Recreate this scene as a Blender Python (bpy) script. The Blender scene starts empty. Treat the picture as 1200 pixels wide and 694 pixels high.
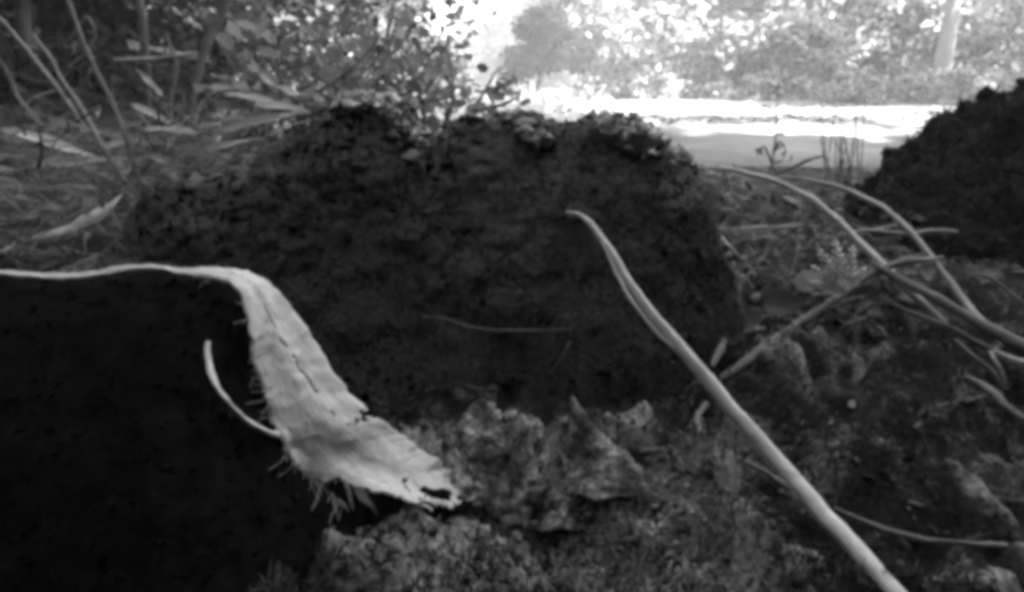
import bpy, math, random
import numpy as np
from mathutils import Vector, Matrix, Euler

random.seed(7)
RNG = np.random.default_rng(7)
scene = bpy.context.scene
COL = scene.collection

# ------------------------------------------------------------------ camera
CAM = np.array([0.0, 0.0, 0.20])
PITCH = math.radians(18.0)
FPX = 782.0                       # focal length in pixels of the 1200 px wide photograph
cd = bpy.data.cameras.new('camera')
cd.sensor_width = 36.0
cd.lens = FPX / 1200.0 * 36.0
cd.clip_start = 0.005
cd.clip_end = 3000.0
cam = bpy.data.objects.new('camera', cd)
COL.objects.link(cam)
cam.location = CAM
cam.rotation_euler = (math.radians(90) - PITCH, 0, 0)
scene.camera = cam

# ------------------------------------------------------------------ sky and sun
SUN_EL = math.radians(54)
SUN_AZ = math.radians(125)         # from +Y towards +X
sun_dir = np.array([math.cos(SUN_EL) * math.sin(SUN_AZ), math.cos(SUN_EL) * math.cos(SUN_AZ), math.sin(SUN_EL)])
w = bpy.data.worlds.new('World')
scene.world = w
w.use_nodes = True
nt = w.node_tree
nt.nodes.clear()
sky = nt.nodes.new('ShaderNodeTexSky')
sky.sky_type = 'NISHITA'
sky.sun_disc = False
sky.sun_elevation = SUN_EL
sky.sun_rotation = SUN_AZ
bw = nt.nodes.new('ShaderNodeRGBToBW')          # black and white film
bg = nt.nodes.new('ShaderNodeBackground')
bg.inputs['Strength'].default_value = 0.13
out = nt.nodes.new('ShaderNodeOutputWorld')
nt.links.new(sky.outputs['Color'], bw.inputs['Color'])
nt.links.new(bw.outputs['Val'], bg.inputs['Color'])
nt.links.new(bg.outputs['Background'], out.inputs['Surface'])
sd = bpy.data.lights.new('sun', 'SUN')
sd.energy = 5.0
sd.angle = math.radians(0.5)
sd.color = (1, 1, 1)
so = bpy.data.objects.new('sun', sd)
COL.objects.link(so)
so.rotation_euler = Vector(-sun_dir).to_track_quat('-Z', 'Y').to_euler()

scene.view_settings.view_transform = 'Standard'
scene.view_settings.look = 'None'
scene.view_settings.gamma = 1.0
scene.view_settings.use_curve_mapping = False
scene.view_settings.exposure = 4.0
scene.render.engine = 'CYCLES'
scene.cycles.pixel_filter_type = 'BLACKMAN_HARRIS'
scene.cycles.filter_width = 5.0                 # the softness of a pinhole
scene.cycles.use_denoising = True
scene.cycles.denoising_prefilter = 'ACCURATE'
scene.cycles.max_bounces = 8
scene.cycles.diffuse_bounces = 4
scene.cycles.transparent_max_bounces = 8

# ------------------------------------------------------------------ numeric helpers
def _hash(ix, iy, iz, seed):
    h = (ix * 374761393 + iy * 668265263 + iz * 2147483647 + seed * 974634777) & 0xFFFFFFFF
    h = ((h ^ (h >> 13)) * 1274126177) & 0xFFFFFFFF
    h = h ^ (h >> 16)
    return (h & 0xFFFFFF) / float(0xFFFFFF)

def vnoise(p, seed=0):
    """smooth value noise, -1..1, for an N x 3 array"""
    p = np.asarray(p, float)
    i = np.floor(p).astype(np.int64)
    f = p - i
    f = f * f * f * (f * (f * 6 - 15) + 10)
    r = 0
    for dx in (0, 1):
        wx = f[:, 0] if dx else 1 - f[:, 0]
        for dy in (0, 1):
            wy = f[:, 1] if dy else 1 - f[:, 1]
            for dz in (0, 1):
                wz = f[:, 2] if dz else 1 - f[:, 2]
                r = r + wx * wy * wz * _hash(i[:, 0] + dx, i[:, 1] + dy, i[:, 2] + dz, seed)
    return r * 2 - 1

def fbm(p, octaves=4, seed=0, gain=0.5):
    p = np.asarray(p, float)
    a, s, tot = 1.0, 0, 0
    for k in range(octaves):
        s = s + a * vnoise(p * (2.03 ** k) + 17.3 * k, seed + k)
        tot += a
        a *= gain
    return s / tot

def sstep(a, b, x):
    t = np.clip((np.asarray(x, float) - a) / (b - a), 0, 1)
    return t * t * (3 - 2 * t)

def pdir(px, py):
    u, v = (px - 600.0) / FPX, (347.0 - py) / FPX
    return np.array([u, math.cos(PITCH) + v * math.sin(PITCH), -math.sin(PITCH) + v * math.cos(PITCH)])

def at(px, py, Y):
    """the point of the place seen at that pixel, Y metres ahead of the camera"""
    d = pdir(px, py)
    return CAM + d * (Y / d[1])

def mpp(px, py, Y):
    """metres per photograph pixel there"""
    return Y / pdir(px, py)[1] / FPX

def ground_h(x, y):
    x = np.atleast_1d(np.asarray(x, float)); y = np.atleast_1d(np.asarray(y, float))
    p = np.stack([x, y, np.zeros_like(x)], 1)
    near = 1 - sstep(1.1, 1.7, y)
    mid = 1 - sstep(5, 12, np.hypot(x, y))
    h = 0.016 * fbm(p * 9, 3, 3) * (0.25 + 0.75 * near)
    h = h + near * (0.017 * fbm(p * 30, 3, 11) + 0.006 * fbm(p * 95, 3, 19))
    fg = 1 - sstep(0.45, 0.8, y)
    w3 = p + 0.012 * np.stack([fbm(p * 40, 2, 70), fbm(p * 40, 2, 71), np.zeros_like(x)], 1)
    h = h + fg * (0.023 * (1 - 2.4 * np.abs(fbm(w3 * 15, 2, 72))) + 0.009 * (1 - 2.4 * np.abs(fbm(w3 * 46, 2, 73))) - 0.012)
    h = h + 0.10 * fbm(p * 0.35, 2, 5) * sstep(2, 8, np.hypot(x, y))
    h = h + 0.16 * sstep(-0.55, -1.6, x) * sstep(0.5, 1.2, y) * mid      # bank on the left
    h = h + 0.03 * np.exp(-(((x - 0.17) / 0.07) ** 2 + ((y - 0.40) / 0.07) ** 2))
    h = h + 0.022 * np.exp(-(((x - 0.055) / 0.05) ** 2 + ((y - 0.31) / 0.022) ** 2))
    h = h + 0.02 * np.exp(-(((x + 0.03) / 0.06) ** 2 + ((y - 0.30) / 0.03) ** 2))
    return h - 0.006

_gt = np.concatenate([np.linspace(0.12, 0.9, 260), np.geomspace(0.905, 30, 160)])
def gnd(px, py):
    """the first point of the ground seen at that pixel"""
    d = pdir(px, py); d = d / np.linalg.norm(d)
    Q = CAM + d * _gt[:, None]
    below = Q[:, 2] < ground_h(Q[:, 0], Q[:, 1])
    i = int(below.argmax()) if below.any() else len(_gt) - 1
    q = Q[i] if i == 0 else 0.5 * (Q[i - 1] + Q[i])
    return np.array([q[0], q[1], float(ground_h(q[0], q[1])[0])])

def smooth_path(pts, n):
    """Catmull-Rom through rows of numbers, n samples"""
    P = np.asarray(pts, float)
    P = np.vstack([2 * P[0] - P[1], P, 2 * P[-1] - P[-2]])
    m = len(P) - 3
    res = []
    for k in range(n):
        s = k / (n - 1) * m
        i = min(int(s), m - 1)
        t = s - i
        a, b, c, d = P[i], P[i + 1], P[i + 2], P[i + 3]
        res.append(0.5 * (2 * b + (c - a) * t + (2 * a - 5 * b + 4 * c - d) * t * t + (3 * b - a - 3 * c + d) * t ** 3))
    return np.array(res)

# ------------------------------------------------------------------ materials (all grey: black and white film)
def material(name, base, var=0.4, scale=60.0, rough=0.9, bump=0.3, bump_scale=200.0, transl=0.0, per_object=0.0,
             per_island=0.0, spec=0.2, stretch=(1, 1, 1), detail=6.0):
    m = bpy.data.materials.new(name)
    m.use_nodes = True
    n = m.node_tree.nodes; l = m.node_tree.links
    n.clear()
    o = n.new('ShaderNodeOutputMaterial')
    b = n.new('ShaderNodeBsdfPrincipled')
    b.inputs['Roughness'].default_value = rough
    b.inputs['Specular IOR Level'].default_value = spec
    tc = n.new('ShaderNodeTexCoord')
    mp = n.new('ShaderNodeMapping')
    mp.inputs['Scale'].default_value = stretch
    l.new(tc.outputs['Object'], mp.inputs['Vector'])
    no = n.new('ShaderNodeTexNoise')
    no.inputs['Scale'].default_value = scale
    no.inputs['Detail'].default_value = detail
    no.inputs['Roughness'].default_value = 0.72
    l.new(mp.outputs['Vector'], no.inputs['Vector'])
    mr = n.new('ShaderNodeMapRange')
    mr.inputs['From Min'].default_value = 0.3
    mr.inputs['From Max'].default_value = 0.7
    mr.inputs['To Min'].default_value = base * (1 - var)
    mr.inputs['To Max'].default_value = base * (1 + var)
    l.new(no.outputs['Fac'], mr.inputs['Value'])
    val = mr.outputs['Result']
    def times(val, src, amt):
        r = n.new('ShaderNodeMapRange')
        r.inputs['To Min'].default_value = 1 - amt
        r.inputs['To Max'].default_value = 1 + amt
        l.new(src, r.inputs['Value'])
        k = n.new('ShaderNodeMath'); k.operation = 'MULTIPLY'
        l.new(val, k.inputs[0]); l.new(r.outputs['Result'], k.inputs[1])
        return k.outputs[0]
    if per_object:
        oi = n.new('ShaderNodeObjectInfo')
        val = times(val, oi.outputs['Random'], per_object)
    if per_island:
        ge = n.new('ShaderNodeNewGeometry')
        val = times(val, ge.outputs['Random Per Island'], per_island)
    cb = n.new('ShaderNodeCombineColor')
    for k in range(3):
        l.new(val, cb.inputs[k])
    l.new(cb.outputs['Color'], b.inputs['Base Color'])
    if bump:
        nb = n.new('ShaderNodeTexNoise')
        nb.inputs['Scale'].default_value = bump_scale
        nb.inputs['Detail'].default_value = 4
        l.new(mp.outputs['Vector'], nb.inputs['Vector'])
        bu = n.new('ShaderNodeBump')
        bu.inputs['Strength'].default_value = bump
        bu.inputs['Distance'].default_value = 0.5 / bump_scale
        l.new(nb.outputs['Fac'], bu.inputs['Height'])
        l.new(bu.outputs['Normal'], b.inputs['Normal'])
    surf = b.outputs['BSDF']
    if transl:
        t = n.new('ShaderNodeBsdfTranslucent')
        l.new(cb.outputs['Color'], t.inputs['Color'])
        mx = n.new('ShaderNodeMixShader')
        mx.inputs['Fac'].default_value = transl
        l.new(surf, mx.inputs[1]); l.new(t.outputs['BSDF'], mx.inputs[2])
        surf = mx.outputs['Shader']
    l.new(surf, o.inputs['Surface'])
    return m

M = dict(
    ground=material('forest_soil', 0.062, 0.85, 30, bump=0.9, bump_scale=160, spec=0.05),
    path=material('pale_dirt', 0.13, 0.6, 1.6, bump=0.5, bump_scale=60),
    stump=material('rotten_wood', 0.062, 0.6, 60, bump=0.9, bump_scale=120, stretch=(1, 1, 0.45), spec=0.02),
    crumb=material('wood_crumb', 0.042, 0.4, 80, bump=0.4, per_island=0.5, spec=0.02),
    black=material('charred_bark_and_shade', 0.0055, 0.5, 60, bump=0.6, bump_scale=90, spec=0.0),
    rstump=material('dark_bark', 0.012, 0.5, 40, bump=0.8, bump_scale=90, spec=0.0),
    strap=material('pale_fibre', 0.55, 0.16, 46, bump=0.55, bump_scale=170, rough=0.85, stretch=(1.0, 1.0, 0.5)),
    fibre=material('fibre_hair', 0.34, 0.3, 60, bump=0),
    stalk=material('pale_stem', 0.37, 0.28, 40, bump=0.5, bump_scale=150, rough=0.55, spec=0.35),
    stalk2=material('green_stem', 0.22, 0.3, 40, bump=0.2, bump_scale=150, rough=0.55, spec=0.35),
    dstalk=material('dark_stem', 0.07, 0.35, 60, bump=0.5, bump_scale=150, rough=0.8),
    mstalk=material('dull_stem', 0.13, 0.3, 60, bump=0.5, bump_scale=150, rough=0.8),
    twig=material('grey_twig', 0.26, 0.3, 80, bump=0.5, bump_scale=220),
    wood=material('weathered_splinter', 0.30, 0.35, 70, bump=0.8, bump_scale=160, stretch=(1, 1, 0.3)),
    dead=material('dead_leaf', 0.055, 0.3, 60, bump=0.5, bump_scale=160, per_object=0.75, transl=0.25),
    paledead=material('pale_dead_leaf', 0.56, 0.22, 60, bump=0.5, bump_scale=160, per_object=0.25, transl=0.2),
    litter=material('litter_fragment', 0.055, 0.3, 90, bump=0.3, per_island=0.85, transl=0.1),
    moss=material('moss', 0.042, 0.5, 22, bump=0, per_island=0.4, transl=0.2, spec=0.0),
    palemoss=material('rim_lit_lichen', 0.34, 0.3, 90, bump=0, per_island=0.45, transl=0.15),
    leaf=material('bramble_leaf', 0.17, 0.25, 50, bump=0.3, bump_scale=120, per_object=0.6, transl=0.5, rough=0.5, spec=0.4),
    far=material('foliage_sun_tone', 0.27, 0.5, 1.6, bump=0, per_island=0.7, transl=0.45, rough=0.55, spec=0.3),  # foliage with sunlight put into a brighter base colour
    dim=material('foliage_shade_tone', 0.07, 0.25, 8, bump=0, per_island=0.7, transl=0.4, rough=0.6),  # same foliage, shade put into a darker base colour
    deep=material('foliage_deep_shade_tone', 0.018, 0.3, 8, bump=0, per_island=0.7, transl=0.3, rough=0.6),  # foliage again, the thicket's deep shade painted into its colour
    rot=material('rotting_leaf', 0.042, 0.4, 60, bump=0.5, bump_scale=160, per_object=0.7, transl=0.1),
    chip=material('pale_wood_chip', 0.20, 0.4, 60, bump=0.4, per_island=0.7, spec=0.05),
    straw=material('dry_straw', 0.085, 0.3, 60, bump=0, per_island=0.6, transl=0.2),
    flake=material('wood_flake', 0.19, 0.5, 120, bump=0.7, bump_scale=220, per_object=0.75, spec=0.05),
    clod=material('stump_clod', 0.075, 0.5, 120, bump=0.7, bump_scale=220, per_object=0.7, spec=0.02),
    fern=material('pale_fern', 0.66, 0.2, 60, bump=0, transl=0.4),
    bark=material('tree_bark', 0.09, 0.35, 14, bump=0.8, bump_scale=40, stretch=(1, 1, 0.3)),
    palebark=material('pale_tree_bark', 0.2, 0.3, 12, bump=0.6, bump_scale=40, stretch=(1, 1, 0.3)),
)

def fibre_material(name, base):
    m = material(name, base, 0.14, 46, bump=0, rough=0.85)
    n = m.node_tree.nodes; l = m.node_tree.links
    b = next(q for q in n if q.type == 'BSDF_PRINCIPLED')
    tc = n.new('ShaderNodeTexCoord'); mp = n.new('ShaderNodeMapping')
    mp.inputs['Scale'].default_value = (22, 46, 1)
    l.new(tc.outputs['UV'], mp.inputs['Vector'])
    no = n.new('ShaderNodeTexNoise'); no.inputs['Scale'].default_value = 1.0; no.inputs['Detail'].default_value = 5
    no.inputs['Roughness'].default_value = 0.65
    l.new(mp.outputs['Vector'], no.inputs['Vector'])
    bu = n.new('ShaderNodeBump'); bu.inputs['Strength'].default_value = 0.6; bu.inputs['Distance'].default_value = 0.0012
    l.new(no.outputs['Fac'], bu.inputs['Height']); l.new(bu.outputs['Normal'], b.inputs['Normal'])
    mr = n.new('ShaderNodeMapRange')
    mr.inputs['From Min'].default_value = 0.32; mr.inputs['From Max'].default_value = 0.6
    mr.inputs['To Min'].default_value = base * 0.68; mr.inputs['To Max'].default_value = base * 1.1
    l.new(no.outputs['Fac'], mr.inputs['Value'])
    cb = next(q for q in n if q.type == 'COMBINE_COLOR')
    for k in range(3): l.new(mr.outputs['Result'], cb.inputs[k])
    return m
def mottled(name, dark, pale, scale, lo, hi, zone=None, bump=0.9):
    m = material(name, dark, 0.3, 200, bump=bump, bump_scale=260, spec=0.03)
    n = m.node_tree.nodes; l = m.node_tree.links
    tc = n.new('ShaderNodeTexCoord')
    src = tc.outputs['Object']
    no = n.new('ShaderNodeTexNoise'); no.inputs['Scale'].default_value = scale; no.inputs['Detail'].default_value = 9
    no.inputs['Roughness'].default_value = 0.68; no.inputs['Distortion'].default_value = 0.6
    l.new(src, no.inputs['Vector'])
    fac = no.outputs['Fac']
    if zone:                                   # pale rotten wood, plus brighter light painted in round these spots
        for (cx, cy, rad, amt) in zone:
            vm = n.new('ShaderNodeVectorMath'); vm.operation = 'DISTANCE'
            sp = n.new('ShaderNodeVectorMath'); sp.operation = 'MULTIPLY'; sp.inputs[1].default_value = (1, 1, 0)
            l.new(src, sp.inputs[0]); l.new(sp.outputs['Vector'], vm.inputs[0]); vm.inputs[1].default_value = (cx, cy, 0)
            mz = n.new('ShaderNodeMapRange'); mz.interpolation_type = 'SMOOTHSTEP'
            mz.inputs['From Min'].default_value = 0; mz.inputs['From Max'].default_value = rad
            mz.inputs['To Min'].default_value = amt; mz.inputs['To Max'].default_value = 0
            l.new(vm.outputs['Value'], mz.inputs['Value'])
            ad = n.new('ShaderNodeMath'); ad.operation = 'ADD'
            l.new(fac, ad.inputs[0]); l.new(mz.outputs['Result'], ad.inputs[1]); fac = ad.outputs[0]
    mr = n.new('ShaderNodeMapRange')
    mr.inputs['From Min'].default_value = lo; mr.inputs['From Max'].default_value = hi
    mr.inputs['To Min'].default_value = dark; mr.inputs['To Max'].default_value = pale
    l.new(fac, mr.inputs['Value'])
    nf = n.new('ShaderNodeTexNoise'); nf.inputs['Scale'].default_value = 420; nf.inputs['Detail'].default_value = 3
    l.new(src, nf.inputs['Vector'])
    mf = n.new('ShaderNodeMapRange'); mf.inputs['From Min'].default_value = 0.3; mf.inputs['From Max'].default_value = 0.7
    mf.inputs['To Min'].default_value = 0.35; mf.inputs['To Max'].default_value = 1.75
    l.new(nf.outputs['Fac'], mf.inputs['Value'])
    ml = n.new('ShaderNodeMath'); ml.operation = 'MULTIPLY'
    l.new(mr.outputs['Result'], ml.inputs[0]); l.new(mf.outputs['Result'], ml.inputs[1])
    cb = next(q for q in n if q.type == 'COMBINE_COLOR')
    for k in range(3): l.new(ml.outputs[0], cb.inputs[k])
    return m
M['stump'] = mottled('rotten_wood_face', 0.055, 0.095, 30, 0.35, 0.7)
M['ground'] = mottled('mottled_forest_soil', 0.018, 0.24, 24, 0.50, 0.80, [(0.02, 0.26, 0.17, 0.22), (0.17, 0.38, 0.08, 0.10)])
M['crust'] = mottled('rotten_wood_crust', 0.04, 0.34, 70, 0.42, 0.66)
M['strapfibre'] = fibre_material('peeled_bark_fibre', 0.56)

# ------------------------------------------------------------------ mesh helpers
def link(name, me, mat, parent=None, smooth=True):
    if mat is not None and not me.materials:
        me.materials.append(mat)
    if smooth:
        me.polygons.foreach_set('use_smooth', [True] * len(me.polygons))
    o = bpy.data.objects.new(name, me)
    COL.objects.link(o)
    if parent is not None:
        o.parent = parent
    return o

def raw_mesh(name, V, F):
    """F: n x 3 or n x 4 array"""
    V = np.ascontiguousarray(V, dtype=np.float32); F = np.ascontiguousarray(F, dtype=np.int32)
    me = bpy.data.meshes.new(name)
    k = F.shape[1]
    me.vertices.add(len(V)); me.vertices.foreach_set('co', V.ravel())
    me.loops.add(F.size); me.loops.foreach_set('vertex_index', F.ravel())
    me.polygons.add(len(F))
    me.polygons.foreach_set('loop_start', np.arange(0, F.size, k, dtype=np.int32))
    me.update(calc_edges=True)
    return me

class MB:
    """collects quads of several pieces of ONE thing or part"""
    def __init__(s):
        s.V = []; s.F = []; s.n = 0
    def add(s, V, F):
        s.V.append(np.asarray(V, float)); s.F.append(np.asarray(F, int) + s.n); s.n += len(V)
    def build(s, name, mat, parent=None, origin=None, smooth=True):
        V = np.vstack(s.V)
        if origin is not None and parent is None:
            V = V - np.asarray(origin)
        o = link(name, raw_mesh(name, V, np.vstack(s.F)), mat, parent, smooth)
        if origin is not None and parent is None:
            o.location = origin
        return o

def grid_faces(nu, nv, wrap=False):
    i = np.arange(nu - 1)[:, None]; j = np.arange(nv if wrap else nv - 1)[None, :]
    j2 = (j + 1) % nv
    return np.stack([i * nv + j, i * nv + j2, (i + 1) * nv + j2, (i + 1) * nv + j], -1).reshape(-1, 4)

def tube(P, R, sides=8, flat=1.0, rough=0.0, seed=0):
    P = np.asarray(P, float); R = np.asarray(R, float)
    n = len(P)
    T = np.gradient(P, axis=0); T /= np.linalg.norm(T, axis=1)[:, None] + 1e-12
    up = np.array([0.13, 0.21, 0.97])
    if abs(T.mean(0) @ up) > 0.9: up = np.array([0.97, 0.2, 0.1])
    A = np.cross(T, up); A /= np.linalg.norm(A, axis=1)[:, None] + 1e-12
    B = np.cross(A, T)
    a = np.arange(sides) / sides * 2 * math.pi
    V = P[:, None, :] + R[:, None, None] * (np.cos(a)[None, :, None] * A[:, None, :] + flat * np.sin(a)[None, :, None] * B[:, None, :])
    if rough:
        q = V.reshape(-1, 3)
        d = fbm(q / (R.mean() * 3 + 1e-9), 2, seed).reshape(n, sides)
        V = P[:, None, :] + (V - P[:, None, :]) * (1 + rough * d[:, :, None])
    V = V.reshape(-1, 3)
    F = grid_faces(n, sides, True)
    c0, c1 = len(V), len(V) + 1
    V = np.vstack([V, P[:1], P[-1:]])
    cap = []
    for j in range(0, sides, 2):
        cap.append([c0, (j + 2) % sides, (j + 1) % sides, j])
        b = (n - 1) * sides
        cap.append([c1, b + j, b + (j + 1) % sides, b + (j + 2) % sides])
    return V, np.vstack([F, cap])

def px_tube(pts, n=40, sides=8, flat=1.0, rough=0.0, seed=0):
    """pts: (px, py, Y, width in px)"""
    S = smooth_path(pts, n)
    L = np.concatenate([[0], np.cumsum(np.hypot(np.diff(S[:, 0]), np.diff(S[:, 1])))])
    q = np.stack([L / 28.0 + seed * 3.7, L * 0, L * 0], 1)
    amp = np.minimum(0.16 * S[:, 3] + 0.5, 1.7)
    S[:, 0] += amp * fbm(q, 3, seed + 300); S[:, 1] += amp * fbm(q, 3, seed + 301)
    S[:, 3] *= 1 + np.where(S[:, 3] > 12, 0.05, 0.16) * fbm(q * 1.3, 2, seed + 302)
    P = np.array([at(a, b, y) for a, b, y, _ in S])
    R = np.array([max(w_, 0.6) * 0.45 * mpp(a, b, y) for a, b, y, w_ in S])
    return tube(P, R, sides, flat, rough, seed)

def tag(o, label, cat, group=None, kind=None):
    o['label'] = label; o['category'] = cat
    if group: o['group'] = group
    if kind: o['kind'] = kind
    return o

def thing(name, label, cat, loc=(0, 0, 0), group=None):
    o = bpy.data.objects.new(name, None)
    o.empty_display_size = 0.02
    COL.objects.link(o); o.location = loc
    return tag(o, label, cat, group)

def rebase(o, pts=None):
    """put a top-level mesh's origin at its base"""
    n = len(o.data.vertices)
    V = np.empty(n * 3, np.float32); o.data.vertices.foreach_get('co', V)
    V = V.reshape(-1, 3)
    c = V[V[:, 2].argmin()].copy()
    V -= c
    o.data.vertices.foreach_set('co', V.ravel()); o.data.update()
    o.location = c
    return o

def mesh_normals(V, F):
    n = np.cross(V[F[:, 2]] - V[F[:, 0]], V[F[:, 3]] - V[F[:, 1]])
    N = np.zeros_like(V)
    for k in range(4): np.add.at(N, F[:, k], n)
    return N / (np.linalg.norm(N, axis=1)[:, None] + 1e-12)

# leaf cloud: many small folded leaves in one mesh -----------------------------------------
def leaf_cloud(C, size, jitter=0.5, flatness=0.5, aspect=0.55, seed=1, droop=0.0):
    r = np.random.default_rng(seed)
    n = len(C)
    s = size * (1 - jitter + 2 * jitter * r.random(n))
    d = r.normal(size=(n, 3)); d[:, 2] = d[:, 2] * flatness - droop
    d /= np.linalg.norm(d, axis=1)[:, None]
    nrm = r.normal(size=(n, 3)) + np.array([0, 0, 1.2])
    sd_ = np.cross(d, nrm); sd_ /= np.linalg.norm(sd_, axis=1)[:, None]
    up = np.cross(sd_, d)
    L = s[:, None]; W = L * aspect * 0.5
    base = C - d * L * 0.5
    mid = C + up * (-0.10 * L)
    tip = C + d * L * 0.5 - np.array([0, 0, 0.15]) * L
    l_ = C + sd_ * W - d * L * 0.06; r_ = C - sd_ * W - d * L * 0.06
    V = np.stack([base, r_, tip, l_, mid], 1).reshape(-1, 3)
    k = np.arange(n)[:, None] * 5
    F = np.concatenate([k + np.array([[0, 1, 2, 4]]), k + np.array([[0, 4, 2, 3]])], 0)
    return V, F

# single leaf meshes, shared ---------------------------------------------------------------
def leaf_mesh(name, seed, length=1.0, width=0.5, curl=0.5, fold=0.3, wave=0.06, serr=0.0, nu=10, nv=7):
    r = np.random.default_rng(seed)
    V = []
    k1, k2 = r.uniform(2, 5), r.uniform(0, 6)
    for i in range(nu):
        t = i / (nu - 1)
        wd = width * 0.5 * (math.sin(math.pi * min(1, t ** 0.75)) ** 0.8 if 0 < t < 1 else 0.02)
        wd *= 1 + serr * ((i % 2) - 0.5)
        ang = curl * (t - 0.5)
        bx = math.sin(ang) / curl if abs(curl) > 1e-3 else (t - .5)
        bz = (math.cos(ang) - 1) / curl if abs(curl) > 1e-3 else 0
        for j in range(nv):
            s = j / (nv - 1) * 2 - 1
            V.append((bx * length, s * wd * math.cos(fold * abs(s)), bz * length + abs(s) * wd * math.sin(fold) + wave * math.sin(k1 * t * 3 + k2 + s * 2) * abs(s) * 0.5 + r.normal() * 0.006))
    V = np.array(V)
    V[:, 2] -= V[:, 2].min()
    me = raw_mesh(name, V, grid_faces(nu, nv))
    return me

def leaf_set(prefix, mat, n, seed, **kw):
    res = []
    r = random.Random(seed)
    for k in range(n):
        p = dict(width=r.uniform(0.38, 0.62), curl=r.uniform(-2.6, 1.0), fold=r.uniform(-0.1, 1.0), wave=r.uniform(0.03, 0.2))
        p.update({a: (r.uniform(*b) if isinstance(b, tuple) else b) for a, b in kw.items()})
        me = leaf_mesh(prefix, seed * 100 + k, **p)
        me.materials.append(mat)
        me.polygons.foreach_set('use_smooth', [True] * len(me.polygons))
        res.append(me)
    return res

DEAD = leaf_set('dead_leaf', M['dead'], 10, 3)
PALE = leaf_set('pale_leaf', M['paledead'], 6, 5, width=(0.25, 0.4))
LONGDEAD = leaf_set('strap_leaf', M['paledead'], 6, 9, width=(0.11, 0.19), curl=(-1.2, 0.6), fold=(0.3, 0.9))
ROT = leaf_set('rotting_leaf', M['rot'], 8, 13)
GREEN = leaf_set('bramble_leaf', M['leaf'], 8, 6, width=(0.5, 0.75), curl=(-1.2, 0.2), fold=(0.0, 0.5), serr=0.12)

def put(me, name, loc, rot, size, parent=None, parent_loc=(0, 0, 0)):
    o = bpy.data.objects.new(name, me)
    COL.objects.link(o)
    o.location = Vector(loc) - Vector(parent_loc)
    o.rotation_euler = rot
    o.scale = (size,) * 3
    if parent is not None: o.parent = parent
    return o

# ================================================================== SETTING
def axis(lo, hi, a, b, step, ratio):
    mid = list(np.arange(a, b, step))
    s, v, up = step, mid[-1], []
    while v < hi:
        s *= ratio; v += s; up.append(v)
    s, v, dn = step, mid[0], []
    while v > lo:
        s *= ratio; v -= s; dn.append(v)
    return np.array(dn[::-1] + mid + up)

gx = axis(-700, 700, -0.35, 0.62, 0.0032, 1.06)
gy = axis(-60, 1200, 0.20, 0.85, 0.0032, 1.06)
X, Y = np.meshgrid(gx, gy, indexing='ij')
Zg = ground_h(X.ravel(), Y.ravel())
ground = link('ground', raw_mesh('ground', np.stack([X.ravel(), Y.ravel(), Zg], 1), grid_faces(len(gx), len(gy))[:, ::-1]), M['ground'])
ground['kind'] = 'structure'
ground['label'] = 'dark lumpy woodland floor of soil, moss and rotten wood'

# pale dirt clearing beyond the stump
pu, pv = 150, 90
U, W_ = np.meshgrid(np.linspace(0, 1, pu), np.linspace(0, 1, pv), indexing='ij')
y_near = 1.45 + 0.2 * np.sin(U * 9) * (1 - U)
y_far = 8.2 + 0.5 * np.sin(U * 5 + 1)
PYv = y_near + (y_far - y_near) * W_ ** 1.6
PXl = 0.05 + 0.02 * PYv + 0.15 * np.sin(PYv * 2.0)
PXr = 1.5 + 1.15 * PYv
PXv = PXl + (PXr - PXl) * U
pth = link('path', raw_mesh('path', np.stack([PXv.ravel(), PYv.ravel(), ground_h(PXv.ravel(), PYv.ravel()) + (0.014 - 0.05 * np.maximum(np.maximum(1 - W_ * 12, 0), np.maximum(1 - U * 14, 0))).ravel()], 1), grid_faces(pu, pv)), M['path'])
pth['kind'] = 'structure'
pth['label'] = 'sunlit pale dirt path in the clearing behind the stump'

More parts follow.
